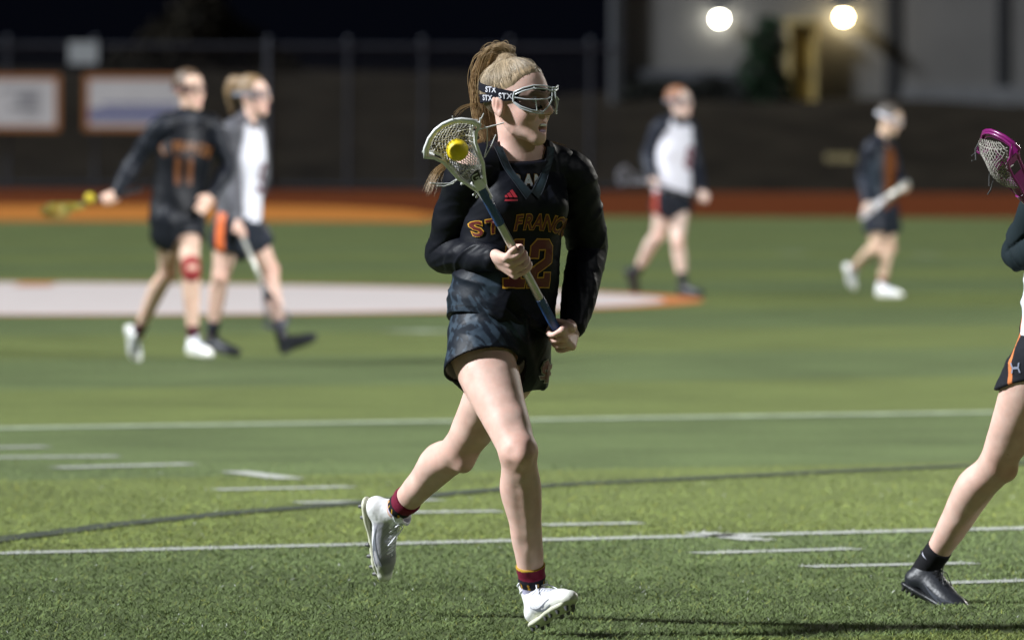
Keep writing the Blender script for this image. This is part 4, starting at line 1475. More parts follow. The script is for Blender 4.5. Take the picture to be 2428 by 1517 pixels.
rg = np.random.default_rng(4)
st = Strands()
BL = np.array([(.42, .31, .185), (.60, .48, .33), (.36, .25, .14), (.26, .17, .09)])
k = 0
while k < 4600:
    d = rg.normal(size=3); d /= np.linalg.norm(d)
    if d[2] < -.95: continue
    rp = EC + ER * d
    if rp[2] < hairline(rp[0]) + .012 * (fbm(np.array([[rp[0] * 120, rp[1] * 120, 3.]]), 71, 2)[0] - .5) + .008 * rg.random() ** 2: continue
    k += 1
    tgt = TIE + rg.normal(size=3) * (.008, .009, .004)
    w = np.linspace(0, 1, 9)[:, None]
    p = rp + (tgt - rp) * np.concatenate([w ** .75, w, w ** 1.25], 1)
    q = (p - EC) / ER; nn = np.linalg.norm(q, axis=1)[:, None]
    lift = 1.002 + .014 * rg.random() + .012 * np.sin(w * math.pi) * rg.random() ** 2
    surf = EC + ER * q / nn * (lift - .045 * np.clip(1 - w * 6, 0, 1))
    mixw = np.clip((w - .78) / .22, 0, 1) ** 1.5
    p = surf * (1 - mixw) + tgt * mixw
    clump = fbm(np.array([[rp[0] * 60, rp[1] * 60, rp[2] * 60]]), 7, 2)[0]
    col = BL[0] * (1 - clump) + BL[1] * clump
    big = fbm(np.array([[rp[0] * 24 + 3, rp[1] * 24, rp[2] * 24]]), 17, 2)[0]
    col = col * (.55 + .6 * rg.random()) * (.45 + 1.1 * big)
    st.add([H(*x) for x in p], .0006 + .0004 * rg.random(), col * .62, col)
for k in range(90):                                   # loose flyaway hairs
    d = rg.normal(size=3); d /= np.linalg.norm(d)
    rp = EC + ER * d
    if rp[2] < hairline(rp[0]) + .005: continue
    w = np.linspace(0, 1, 10)[:, None]
    tg = TIE + rg.normal(size=3) * (.03, .03, .012)
    p = rp + (tg - rp) * w * (.45 + .5 * rg.random())
    q = (p - EC) / ER; p = EC + ER * q / np.linalg.norm(q, axis=1)[:, None] * (1.0 + (.03 + .09 * rg.random() ** 2) * np.sin(w * (1.6 + 1.3 * rg.random())))
    st.add([H(*x) for x in p], .00042, BL[1] * (.6 + .6 * rg.random()))
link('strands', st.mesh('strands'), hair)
# ponytail
st = Strands()
tl = [QL(1203, 139, .03), QL(1196, 122, .035), QL(1178, 117, .04), QL(1158, 133, .05), QL(1146, 175, .07), QL(1140, 225, .09), QL(1150, 285, .10), QL(1163, 345, .10)]
tl = np.array(tl); wd = np.array([.010, .022, .026, .027, .027, .027, .024, .014])
m = 24; tt = np.linspace(0, len(tl) - 1, m)
spl = np.stack([np.interp(tt, range(len(tl)), tl[:, j]) for j in range(3)], 1)
for _ in range(3): spl[1:-1] = spl[1:-1] * .5 + (spl[:-2] + spl[2:]) * .25
wd = np.interp(tt, range(len(tl)), wd)
for i in range(2400):
    r = math.sqrt(rg.random()); a = rg.random() * 2 * math.pi
    o = np.stack([r * math.cos(a) * wd, r * math.sin(a) * wd * 1.2, r * math.cos(a + 1) * wd * .45], 1)
    ph = rg.random() * 6
    o += (np.sin(np.linspace(0, 7, m) + ph)[:, None] * rg.normal(size=3) * .007)
    e = int(m * (1 - .35 * rg.random() ** 2)); p = spl[:e] + o[:e]
    c1 = BL[0] * (.6 + .8 * rg.random()); c2 = np.array((.26, .155, .075)) * (.5 + .9 * rg.random())
    if rg.random() < .4: c2 = np.array((.50, .34, .17))
    st.add(p, .0006 + .0004 * rg.random(), c1, c2)
for path, n, sp_ in (([QL(1150, 325, .11), QL(1100, 368, .12), QL(1055, 392, .10), QL(1032, 412, .09), QL(1018, 452, .08)], 60, .010),
                     ([QL(1150, 250, .08), QL(1120, 248, .06), QL(1095, 256, .05), QL(1078, 276, .05)], 9, .004),
                     ([QL(1290, 335, .1), QL(1310, 338, .1), QL(1345, 350, .1)], 5, .003)):
    path = np.array(path); t2 = np.linspace(0, len(path) - 1, 12)
    pp = np.stack([np.interp(t2, range(len(path)), path[:, j]) for j in range(3)], 1)
    for _ in range(2): pp[1:-1] = pp[1:-1] * .5 + (pp[:-2] + pp[2:]) * .25
    for i in range(n):
        off = rg.normal(size=3) * sp_ * np.array((1, 1, .7)); grow = np.linspace(.5, 1.3, 12)[:, None]
        st.add(pp + off * grow, .0005, np.array((.45, .30, .14)) * (.6 + .7 * rg.random()))
link('ponytail', st.mesh('ponytail'), hair)
mb = MB()
tc = H(*(TIE + (-.004, 0, .004)))
ringN = spl[2] - spl[0]; ringN /= np.linalg.norm(ringN); ra = np.cross(ringN, (0, 1, 0)); ra /= np.linalg.norm(ra); rb = np.cross(ringN, ra)
mb.tube([spl[1] + .0165 * (math.cos(a) * ra + math.sin(a) * rb) for a in np.linspace(0, 2 * math.pi, 17)], .0052, 6, (.008, .008, .010))
link('hair_tie', mb.mesh('hair_tie', M_PAINTED), hair)

# ---- goggles
gm = MB()
WC = (.5, .5, .5)
tb = lambda pts, r=.0022: gm.tube([H(*p) for p in pts], r, 6, WC)
for g in (-1, 1):
    for du in (0, -.0085):
        tb([(.052, g * .080, .040 + du), (.078, g * .074, .052 + du), (.102, g * .059, .060 + du), (.122, g * .034, .060 + du), (.131, g * .008, .054 + du)])
    tb([(.052, g * .081, .024), (.085, g * .074, .020), (.112, g * .054, .020), (.128, g * .028, .023), (.133, g * .010, .030)], .0018)
    for du in (0, -.006):
        tb([(.050, g * .081, .012 + du * .5), (.072, g * .078, .000 + du), (.098, g * .062, -.010 + du), (.113, g * .044, -.013 + du), (.119, g * .030, -.013 + du)])
    tb([(.119, g * .030, -.013), (.129, g * .018, .004), (.133, g * .010, .020), (.131, g * .006, .050)])
    tb([(.108, g * .056, .022), (.110, g * .048, -.013)], .0018)
    tb([(.100, g * .060, .060), (.106, g * .056, .050)], .0018)
    tb([(.052, g * .080, .041), (.049, g * .082, .026), (.050, g * .081, .011)], .0032)
tb([(.131, -.008, .054), (.134, 0, .055), (.131, .008, .054)], .003)
tb([(.131, -.008, .046), (.134, 0, .047), (.131, .008, .046)], .0022)
gog = link('goggles', gm.mesh('goggles', M_STEEL), player)
mb = MB()
for g in (-1, 1):
    top = [(.054, g * .076, .039), (.078, g * .070, .049), (.100, g * .055, .056), (.119, g * .031, .056), (.127, g * .008, .050)]
    bt = [(.054, g * .077, .014), (.074, g * .073, .002), (.097, g * .057, -.008), (.113, g * .030, -.009), (.127, g * .009, .020)]
    Vv = [H(*q) for ab in zip(top, bt) for q in ab]
    mb.add(Vv, [[2 * i, 2 * i + 1, 2 * i + 3, 2 * i + 2] for i in range(4)], (1, 1, 1))
link('lens', mb.mesh('lens', M_LENS), gog)
mb = MB()
for g in (-1, 1):      # dark padding against the brow and cheek
    mb.tube([H(*p) for p in ((.050, g * .074, .026), (.066, g * .070, .044), (.088, g * .052, .053), (.098, g * .028, .052), (.104, g * .006, .046))], .0055, 6, (.01, .01, .012))
    mb.tube([H(*p) for p in ((.052, g * .074, .018), (.066, g * .070, .000), (.082, g * .056, -.008), (.094, g * .038, -.010), (.103, g * .018, .0))], .0048, 6, (.01, .01, .012))
link('padding', mb.mesh('padding', M_PAINTED), gog)
mb = MB()
aa = np.linspace(.98, 2 * math.pi - .98, 44)
for ub, sgn in ((.058, 1), (.012, -1)):
    V = []
    for a in aa:
        w = np.clip((abs(math.pi - a) - .0) / (math.pi - .98), 0, 1)      # 1 at the goggles, 0 at the back
        uc = ub + (.027 - ub) * w ** 1.3
        rr = 1.055 if sgn > 0 else 1.07
        for du in (.0115, 0, -.0115):
            q = EC + np.array((ER[0] * rr * math.cos(a), ER[1] * rr * 1.0 * math.sin(a), 0)); 
            zz = (uc + du - EC[2]) / (ER[2] * 1.05); sc_ = math.sqrt(max(.05, 1 - min(.9, zz * zz)))
            V.append(H(EC[0] + (q[0] - EC[0]) * max(sc_, .93), q[1] * max(sc_, .93), uc + du))
    mb.add(V, [[3 * i + k, 3 * i + k + 1, 3 * i + 4 + k, 3 * i + 3 + k] for i in range(43) for k in (0, 1)], (.008, .0085, .015))
sm = mb.mesh('strap', M_PAINTED)
strap = link('strap', sm, gog)
STB = BVHTree.FromPolygons([tuple(v.co) for v in sm.vertices], [tuple(p.vertices) for p in sm.polygons])
for f0, u0 in ((.020, .0265), (-.045, .019), (-.03, .043)):
    e = H(f0, .2, u0)
    dd = -H.S if f0 > -.06 else -(H.S * .8 - H.F * .6)
    xx = H.F * .985 + H.U * .05
    decal([(flat_mesh('text', 'STX', .022, .0006), (.62, .62, .68))], STB, H(f0, .09, u0 - .007), H.F, H.U + .04 * H.F, dd, mx=.006, name='strap_lettering', parent=strap, lift=.0012)

# ---- the runner's stick and its ball
stick = bpy.data.objects.new('lacrosse_stick', None); COL.objects.link(stick)
sb = (arr(butt) + arr(throat)) / 2; stick.location = sb
tag(stick, 'lacrosse stick with white head, silver shaft and blue taped grips held across the runner', 'lacrosse stick')
sd = arr(SDIR)
sl = lambda py: arr(atY(py)) - sb
mb = MB(); octa(mb, sl(803), sl(446), .0118, (1, 1, 1)); link('shaft', mb.mesh('shaft', M_SHAFT, smooth=False), stick)
M_GRIP = mat('grip_blue', (.03, .075, .20), .38, spec=.5, bump=.3, bscale=220)
for y0, y1 in ((804, 707), (530, 447)):
    mb = MB(); pts = [sl(y) for y in np.linspace(y0, y1, 14)]
    mb.tube(pts, [.0132 + .0003 * (i % 2) for i in range(14)], 10, (1, 1, 1)); link('grip', mb.mesh('grip', M_GRIP), stick)
mb = MB(); mb.tube([sl(802), sl(806), sl(810)], [.0145, .0155, .0135], 10); link('end_cap', mb.mesh('end_cap', M_GLOSSBLACK), stick)
A = arr((-.62, -.40, .80)); A = arr(SDIR) * .7 + A * .3; A /= np.linalg.norm(A)
imB = np.array((.87, 0, .49))                                  # across the head, as it lies in the picture
Bd = imB - A * imB.dot(A); Bd /= np.linalg.norm(Bd)
Cc = np.cross(A, Bd); Cc = Cc if Cc[1] < 0 else -Cc
# turn the open face a little towards the light
WHT = (.80, .81, .79)
ST = (.62, .62, .60)
strs = [([(.055, -.040, -.01), (.060, -.068, .0), (.085, -.10, .005), (.10, -.112, .01)], .0019, ST),
        ([(.058, -.040, -.005), (.052, -.06, -.005), (.062, -.085, 0), (.075, -.10, 0)], .0016, ST),
        ([(.175, .075, .0), (.19, .10, .0), (.205, .112, .01)], .0018, ST), ([(.17, .072, .01), (.155, .10, .0), (.135, .145, -.01)], .0021, ST),
        ([(.165, .068, .014), (.18, .085, .015), (.198, .098, .01)], .0022, ST), ([(.232, .03, .01), (.25, .035, .01)], .0014, ST),
        ([(.07, .05, -.01), (.10, .075, -.01), (.145, .10, -.02), (.155, .095, -.02)], .0014, ST), ([(.07, .052, -.01), (.09, .085, -.015), (.11, .11, -.02)], .0015, ST),
        ([(-.02, -.018, 0), (-.024, -.026, 0)], .003, ST), ([(-.008, -.018, 0), (-.012, -.03, 0)], .003, ST), ([(.03, -.03, -.01), (.035, -.042, -.01)], .004, ST)]
stick_head(stick, A, Bd, Cc, WHT, (.60, .58, .52), True, stretch=.96, strings=strs, wid=1.02)
off = arr(throat) - sb
for ch in stick.children:
    if ch.name.split('.')[0] in ('stick_head', 'pocket', 'loose_strings'): ch.location = off
# black badge with a white G on the throat plate
O2 = lambda a, b, c=0: off + a * A + b * Bd + c * Cc
mb = MB()
bad = [(.020, -.014), (.022, .013), (.053, .020), (.046, -.010)]
mb.add([O2(a, b, .006) for a, b in bad] + [O2(a, b, .001) for a, b in bad], [[0, 1, 2, 3], [0, 4, 5, 1], [1, 5, 6, 2], [2, 6, 7, 3], [3, 7, 4, 0]], (.012, .012, .012))
gp = [(.044, .011), (.045, -.004), (.038, -.008), (.029, -.008), (.026, -.002), (.027, .009), (.034, .010), (.034, .003)]
for (a0, b0), (a1, b1) in zip(gp, gp[1:]):
    d_ = np.array((a1 - a0, b1 - b0)); d_ /= np.linalg.norm(d_); nx = np.array((-d_[1], d_[0])) * .0018
    q = [(a0 + nx[0] - d_[0] * .0015, b0 + nx[1] - d_[1] * .0015), (a1 + nx[0] + d_[0] * .0015, b1 + nx[1] + d_[1] * .0015), (a1 - nx[0] + d_[0] * .0015, b1 - nx[1] + d_[1] * .0015), (a0 - nx[0] - d_[0] * .0015, b0 - nx[1] - d_[1] * .0015)]
    mb.add([O2(a, b, .0075) for a, b in q], [[0, 1, 2, 3]], (.7, .7, .7))
link('badge', mb.mesh('badge', M_PRINT, smooth=False), stick)
mb = MB()
bc = off + .140 * A * .96 - .002 * Bd - .003 * Cc
mb.ball((0, 0, 0), .0315, 32, (1, 1, 1))
M_BALL = mat('ball_yellow', (.78, .58, .01), .5, bump=.1, bscale=400)
ball = link('ball', mb.mesh('ball', M_BALL), None, sb + bc)
tag(ball, 'yellow rubber ball lying in the white stick head', 'ball')

# ------------------------------------------------------------------ the other players
def people_joints(Y, d):
    return {k: P(v[0], v[1], Y + (v[2] if len(v) > 2 else 0)) for k, v in d.items()}


DARKC = np.array((.010, .012, .018))
WHITEC = np.array((.62, .62, .68))
GRN = 'players walking far across the field'


def feet(Y, ank, heel, toe, dyh=0, dyt=0, up=(0, 0, 1)):
    h = P(heel[0], heel[1], Y + dyh); t = P(toe[0], toe[1], Y + dyt)
    return (h, t - h, up)


def to_ground(J, ft):
    return ft


# --- black jersey, left pair
YA = 28710 / (856 - 281)
JA = people_joints(YA, dict(head=(447, 218, 0), shR=(386, 296, -.06), shL=(503, 300, .06), elR=(320, 382, .02), wrR=(278, 455, -.03), hdR=(258, 478, -.05),
                            elL=(541, 392, .06), wrL=(503, 462, -.06), hdL=(487, 482, -.1), hipR=(403, 520, -.04), hipL=(437, 520, .04),
                            knR=(399, 645, .10), anR=(340, 752, .38), knL=(453, 634, -.12), anL=(450, 785, -.02)))
pa, ca = build_person(dict(J=JA, yaw=math.radians(42), tyaw=math.radians(15), s=1.0, h=.007, skin=(.56, .38, .29),
                           label='player in black jersey with orange lettering and red knee strap, arms held out', group=GRN,
                           footR=(P(298, 768, YA + .42), (.20, .35, -.86), (.55, -.85, .1)), footL=(P(446, 842, YA), (.55, -.75, -.06), (0, 0, 1)),
                           gripR=dict(at=P(258, 476, YA - .05), S=(.95, 0, .28), B=(0, .3, .9), front=(0, -1, 0))))
kit(ca, dict(sleeve=DARKC * .9, jersey=DARKC * .4, shorts=DARKC * .7, leg=.09, sockc=(.06, .012, .02), shoe='white', hair=(.075, .047, .028), band='L', goggle=(.10, .06, .06), sock=.07))
XA = -ca['TR']
JBa = BVHTree.FromPolygons(ca['jverts'][0].tolist(), ca['jverts'][1].tolist())
fa = arr(P(425, 372, YA)) - ca['base']
letters('ST. FRANCIS', .09, ((.14, .052, .013),), (.003,), JBa, fa + np.array((0, 0, .03)), XA, np.array((0, 0, 1.)), -ca['TF'], ca['jersey'], .034, arc=.35, mx=.03, lift=.004, sx=.7)
letters('11', .22, ((.11, .036, .011),), (.006,), JBa, fa + np.array((0, 0, -.16)), XA, np.array((0, 0, 1.)), -ca['TF'], ca['jersey'], .072, name='digit', mx=.03, lift=.004)
simple_stick(P(330, 452, YA + .02), P(186, 486, YA - .1), P(100, 500, YA - .2) - P(186, 486, YA - .1), 'dark lacrosse stick with yellow head held low by the player in black on the left',
             M_GLOSSBLACK, (.22, .19, .03), (.20, .17, .04), 'sticks of the far players', face=(0, .3, 1))
mb = MB(); mb.ball((0, 0, 0), .032, 14)
b2 = link('ball', mb.mesh('ball', mat('ball_far', (.42, .33, .01), .6)), None, P(213, 470, YA - .12))
tag(b2, 'blurred yellow ball beside the hand of the far player in black', 'ball')

# --- white jersey with grey sleeves, left pair
YB = 28710 / (849 - 282)
JB_ = people_joints(YB, dict(head=(598, 231, 0), shR=(552, 308, -.12), shL=(606, 312, .14), elR=(550, 410, -.10), wrR=(563, 520, -.2), hdR=(568, 548, -.24),
                             elL=(618, 405, .2), wrL=(605, 490, .12), hdL=(600, 510, .1), hipR=(545, 535, -.08), hipL=(585, 535, .08),
                             knR=(524, 652, -.05), anR=(489, 790, .16), knL=(640, 640, .16), anL=(676, 795, .10)))
pb, cb = build_person(dict(J=JB_, yaw=math.radians(62), tyaw=math.radians(58), s=1.0, h=.007, skin=(.60, .40, .32),
                           label='player in white jersey with grey sleeves striding beside the player in black', group=GRN,
                           footR=(P(482, 832, YB + .16), (.85, -.45, -.12), (.1, 0, 1)), footL=(P(668, 842, YB + .1), (.86, -.3, .38), (-.3, 0, 1)),
                           gripR=dict(at=P(570, 551, YB - .24), S=(-.35, .1, .9), B=(-.3, -.9, 0), front=(1, -.3, 0))))
kit(cb, dict(sleeve=(.075, .075, .085), jersey=(.09, .09, .10), front=WHITEC, shorts=DARKC * 1.6, stripe=(.55, .12, .03), leg=.10, sockc=(.03, .03, .04), shoe='black', hair=(.17, .11, .055), tail=True, sock=.10, goggle=(.16, .17, .20)))
JBb = BVHTree.FromPolygons(cb['jverts'][0].tolist(), cb['jverts'][1].tolist())
decal([(flat_mesh('text', '5', .24, .008), (.10, .03, .05))], JBb, arr(P(612, 455, YB)) - cb['base'] + cb['TF'] * 0, -cb['TR'], np.array((0, 0, 1.)), -cb['TF'], mx=.03, name='digit', parent=cb['jersey'], lift=.004)
simple_stick(P(566, 540, YB - .24), P(630, 690, YB - .3), P(660, 770, YB - .3) - P(630, 690, YB - .3), 'silver lacrosse stick with dark head pointing down beside the striding legs',
             M_SHAFT, (.03, .03, .04), (.06, .06, .07), 'sticks of the far players')

# --- white jersey, orange headband, right pair
YC = 28710 / (704 - 292)
JC = people_joints(YC, dict(head=(1609, 245, 0), shR=(1566, 300, -.10), shL=(1634, 304, .10), elR=(1536, 368, -.02), wrR=(1546, 425, -.16), hdR=(1550, 438, -.2),
                            elL=(1652, 395, .12), wrL=(1664, 452, -.05), hdL=(1675, 467, -.08), hipR=(1580, 470, -.06), hipL=(1608, 470, .07),
                            knR=(1560, 556, .05), anR=(1508, 632, .42), knL=(1607, 572, -.08), anL=(1617, 662, .02)))
pc, cc_ = build_person(dict(J=JC, yaw=math.radians(58), tyaw=math.radians(40), s=1.04, h=.008, skin=(.58, .44, .37),
                            label='red-haired player in white jersey carrying a stick level at the waist', group=GRN,
                            footR=(P(1478, 640, YC + .5), (.35, .5, -.78), (.9, -.2, .3)), footL=(P(1608, 702, YC + .02), (.8, -.6, -.02), (0, 0, 1)),
                            gripR=dict(at=P(1550, 437, YC - .2), S=(-.9, 0, .28), B=(0, .2, 1), front=(0, -1, 0)), gripL=dict(at=P(1668, 473, YC - .1), S=(-.9, 0, .28), B=(.3, .3, .8), front=(0, -1, 0))))
kit(cc_, dict(sleeve=DARKC * 1.4, jersey=WHITEC, shorts=DARKC * 1.2, stripe=(.28, .04, .02), leg=.075, sockc=(.02, .025, .03), shoe='black', hair=(.20, .085, .04), sock=.09, goggle=(.14, .14, .16)))
JBc = BVHTree.FromPolygons(cc_['jverts'][0].tolist(), cc_['jverts'][1].tolist())
decal([(flat_mesh('text', '8', .26, .01), (.16, .05, .07))], JBc, arr(P(1625, 400, YC)) - cc_['base'], -cc_['TR'], np.array((0, 0, 1.)), -cc_['TF'], mx=.03, name='digit', parent=cc_['jersey'], lift=.004)
simple_stick(P(1672, 474, YC - .1), P(1528, 430, YC - .25), P(1478, 416, YC - .28) - P(1528, 430, YC - .25), 'dark lacrosse stick held level by the red-haired player in white',
             M_GLOSSBLACK, (.10, .10, .12), (.10, .10, .11), 'sticks of the far players')

# --- dark jersey with rust front, right pair
YD = 28710 / (708 - 294)
JD = people_joints(YD, dict(head=(2108, 284, 0), shR=(2066, 350, -.12), shL=(2105, 352, .12), elR=(2046, 418, .02), wrR=(2056, 480, -.2), hdR=(2058, 500, -.26),
                            elL=(2126, 410, .06), wrL=(2140, 436, -.12), hdL=(2148, 442, -.2), hipR=(2078, 505, -.07), hipL=(2102, 505, .07),
                            knR=(2078, 588, -.10), anR=(2026, 630, .30), knL=(2108, 588, .08), anL=(2098, 672, .12)))
pd, cd = build_person(dict(J=JD, yaw=math.radians(72), tyaw=math.radians(62), pitch=math.radians(-22), s=.98, h=.008, skin=(.56, .40, .29),
                           label='player in dark jersey with rust front looking down, white shoe kicked back', group=GRN,
                           footR=(P(2000, 624, YD + .40), (.30, .35, -.85), (.5, -.9, .2)), footL=(P(2078, 704, YD + .12), (.85, -.5, -.02), (0, 0, 1)),
                           gripR=dict(at=P(2056, 500, YD - .26), S=(.8, 0, .6), B=(-.4, -.4, .6), front=(0, -1, 0)), gripL=dict(at=P(2142, 444, YD - .24), S=(.8, 0, .6), B=(.5, .5, -.3), front=(0, -1, 0))))
kit(cd, dict(sleeve=DARKC * 1.5, jersey=np.array((.012, .018, .026)), front=(.13, .043, .012), fw=.086, shorts=DARKC * 1.6, leg=.12, sockc=(.16, .05, .04), shoe='white', hair=(.05, .04, .032), sock=.06, goggle=(.55, .55, .60), lens=(.3, .3, .33)))
simple_stick(P(2156, 432, YD - .26), P(2096, 476, YD - .26), P(2096, 476, YD - .26) - P(2156, 432, YD - .26), 'pale lacrosse stick held slanting by the player looking down',
             M_SHAFT, (.55, .53, .54), (.45, .43, .43), 'sticks of the far players', r=.022, face=(.58, .1, -.8))

# --- the player cut off by the right edge
YE = 24.9
QE = lambda x, y, d=0.0: P(x, y, YE + d)
JE = dict(head=QE(2560, 330), shR=QE(2478, 478, -.10), shL=QE(2640, 480, .10), elR=QE(2412, 604, .02), wrR=QE(2540, 560, -.24), hdR=QE(2575, 545, -.28),
          elL=QE(2690, 640, .12), wrL=QE(2640, 700, -.10), hdL=QE(2630, 720, -.15), hipR=QE(2475, 850, -.06), hipL=QE(2580, 850, .07),
          knR=QE(2366, 1098, .16), anR=QE(2196, 1322, .42), knL=QE(2690, 1070, -.25), anL=QE(2740, 1380, -.05))
buttE, thrE = QE(2640, 725, -.18), QE(2436, 462, -.34)
pe, ce = build_person(dict(J=JE, yaw=math.radians(60), tyaw=math.radians(35), s=1.0, h=.005, fine=False, muscle=True, skin=SKIN,
                           label='player in black shorts with orange piping running out at the right edge', thigh=[.092, .086, .073, .060, .056], shank=[.054, .053, .057, .047, .037, .034],
                           footR=(QE(2135, 1391, .42), (.72, -.48, -.40), (.35, .1, 1)), footL=(QE(2745, 1465, -.05), (.6, -.8, 0), (0, 0, 1)),
                           gripR=dict(at=buttE.lerp(thrE, .55), S=thrE - buttE, B=(-.6, -.7, 0), front=(1, -.5, 0)), gripL=dict(at=buttE.lerp(thrE, .03), S=thrE - buttE, B=(.9, -.3, 0), front=(0, -1, 0))))
Le = ce['L']; be = ce['base']; EF, ER_ = ce['TF'], ce['TR']
QEl = lambda x, y, d=0.0: arr(QE(x, y, d)) - be
B = SDF(.005)
for e in 'RL':
    a, b, w = Le['sh' + e], Le['el' + e], Le['wr' + e]
    B.sweep([ce['neck'] * .5 + a * .5, a, a * .5 + b * .5, b, b * .5 + w * .5, w], [.06, .066, .058, .047, .046, .034], .01, n=22)
B.sweep([ce['sh'] + (0, 0, .02), ce['sh'] - (0, 0, .1)], [.1, .13], .02, flat=EF, ratio=.7)
V, F = B.mesh(1); V0 = V.copy()
V = folds(V, F, Le['wrR'] - Le['elR'], 16, 7, .012, 3, mask=np.clip(1 - np.linalg.norm(V0 - Le['elR'], axis=1) / .2, .2, 1))
link('undershirt', npmesh('undershirt', V, F, M_PAINTED, np.tile((.010, .018, .022), (len(V), 1))), pe)
B = SDF(.005)
sh, hp = ce['sh'], ce['hp']
B.sweep([sh + (0, 0, .03), sh, sh * .5 + hp * .5, hp, hp - (0, 0, .03)], [.085, .135, .155, .162, .17], .02, flat=EF, ratio=.72, n=16)
for e in 'RL': B.sweep([ce['neck'], Le['sh' + e] * .8 + ce['neck'] * .2], [.06, .064], .03)
B.sweep([ce['neck'] + EF * .03, ce['neck'] + EF * .05 + (0, 0, .1)], [.062, .075], .01, mode='s')
B.plane(QEl(2450, 812), (-.25, -.1, -1))
V, F = B.mesh(1); V = folds(V, F, (.6, 0, 1), 10, 5, .012, 8)
link('jersey', npmesh('jersey', V, F, M_PAINTED, np.tile((.66, .67, .74), (len(V), 1))), pe)
B = SDF(.004)
B.sweep([hp + (0, 0, .08), hp, hp - (0, 0, .05)], [.150, .164, .150], 0, flat=EF, ratio=.8)
for e in 'RL':
    a = Le['hip' + e]; d = Le['kn' + e] - a; d = d / np.linalg.norm(d)
    B.sweep([a + d * .0, a + d * .09, a + d * .2], [.092, .098, .100], .02)
a = Le['hipR']; d = Le['knR'] - a; d = d / np.linalg.norm(d)
hcE = QEl(2404, 914, .05); hnE = np.array((.24, -.10, -1.0)); hnE /= np.linalg.norm(hnE)
B.plane(hcE, hnE)
for e in 'RL':
    a = Le['hip' + e]; d = Le['kn' + e] - a; d = d / np.linalg.norm(d)
    B.sweep([a + d * .05, a + d * .32], [.086, .092], 0, mode='s')
V, F = B.mesh(1)
V = folds(V, F, (.8, 0, .4), 13, 5, .008, 13); V = folds(V, F, (.3, 0, 1), 26, 12, .003, 15)
lat = (V - Le['hipR']) @ ER_; fwd = (V - Le['hipR']) @ EF
C = np.tile((.013, .014, .019), (len(V), 1)).astype(float)
pip = (lat > .03) & (np.abs(fwd + .046) < .0095)
C = np.where(pip[:, None], np.array((.60, .20, .07)), C)
sho = link('shorts', npmesh('shorts', V, F, M_PAINTED, C), pe)
SBe = BVHTree.FromPolygons(V.tolist(), F.tolist())
ua = []
for g in (1, -1):      # two interlocked arcs
    o = [(x * .5, g * y) for x, y in ((-.026, .004), (-.012, .0005), (.012, .0005), (.026, .004), (.026, .010), (.012, .0055), (-.012, .0055), (-.026, .010))]
    ua.append([(x * .55 + 0, y) for x, y in o])
arcU = [[(-.016, .015), (-.011, .015), (-.0075, .0035), (.0075, .0035), (.011, .015), (.016, .015), (.012, .001), (.010, -.0015), (-.010, -.0015), (-.012, .001)],
        [(-.016, -.015), (-.011, -.015), (-.0075, -.0035), (.0075, -.0035), (.011, -.015), (.016, -.015), (.012, -.001), (.010, .0015), (-.010, .0015), (-.012, -.001)]]
for pl in arcU:
    decal([(flat_mesh('poly', [pl]), (.22, .24, .32))], SBe, QEl(2409, 872, -.1), np.array((.98, .1, .1)), np.array((-.1, 0, 1.)), np.array((.15, 1, 0)), name='maker_mark', parent=sho)
for e in 'RL':
    a, d = Le['an' + e], Le['kn' + e] - Le['an' + e]; d = d / np.linalg.norm(d)
    B = SDF(.0035); B.sweep([a - d * .04, a + d * .0, a + d * .05, a + d * .085], [.038, .039, .040, .0415], 0, n=8); B.plane(a + d * .078, d)
    V, F = B.mesh(1); V = folds(V, F, d, 30, 9, .002, 5)
    so = link('sock', npmesh('sock', V, F, M_PAINTED, np.tile((.008, .008, .010), (len(V), 1))), pe)
    if e == 'R':
        Bv = BVHTree.FromPolygons(V.tolist(), F.tolist())
        tk = [[(-.012, .010), (-.004, -.002), (.001, -.0035), (.016, -.006), (.002, .0), (-.003, .003)]]
        decal([(flat_mesh('poly', tk), (.42, .42, .5))], Bv, QEl(2188, 1318, .3) , np.array((.8, .2, -.5)), np.array((.5, 0, .8)), np.array((.1, 1, 0)), mx=.006, name='maker_mark', parent=so, lift=.0012)
put_shoe(pe, 'black_fine', JE and QE(2135, 1391, .42), (.72, -.48, -.40), (.35, .1, 1), be, 1)
put_shoe(pe, 'black_fine', QE(2745, 1465, -.05), (.6, -.8, 0), (0, 0, 1), be, -1)
He = ce['H']
B = SDF(.006); B.ell(He(-.014, 0, .052), np.array((.108, .084, .09)), He.ax); B.sweep([He(.1, -.05, .07), He(.12, 0, .04), He(.1, .05, .07)], .05, .01, mode='s'); B.plane(He(.055, 0, .03), He.F * .8 - He.U * .6, k=.02)
V, F = B.mesh(1); link('hair', npmesh('hair', V, F, M_DARKHAIR, np.tile((.16, .1, .05), (len(V), 1))), pe)
goggles_simple(ce, (.3, .3, .32), (.03, .02, .03))
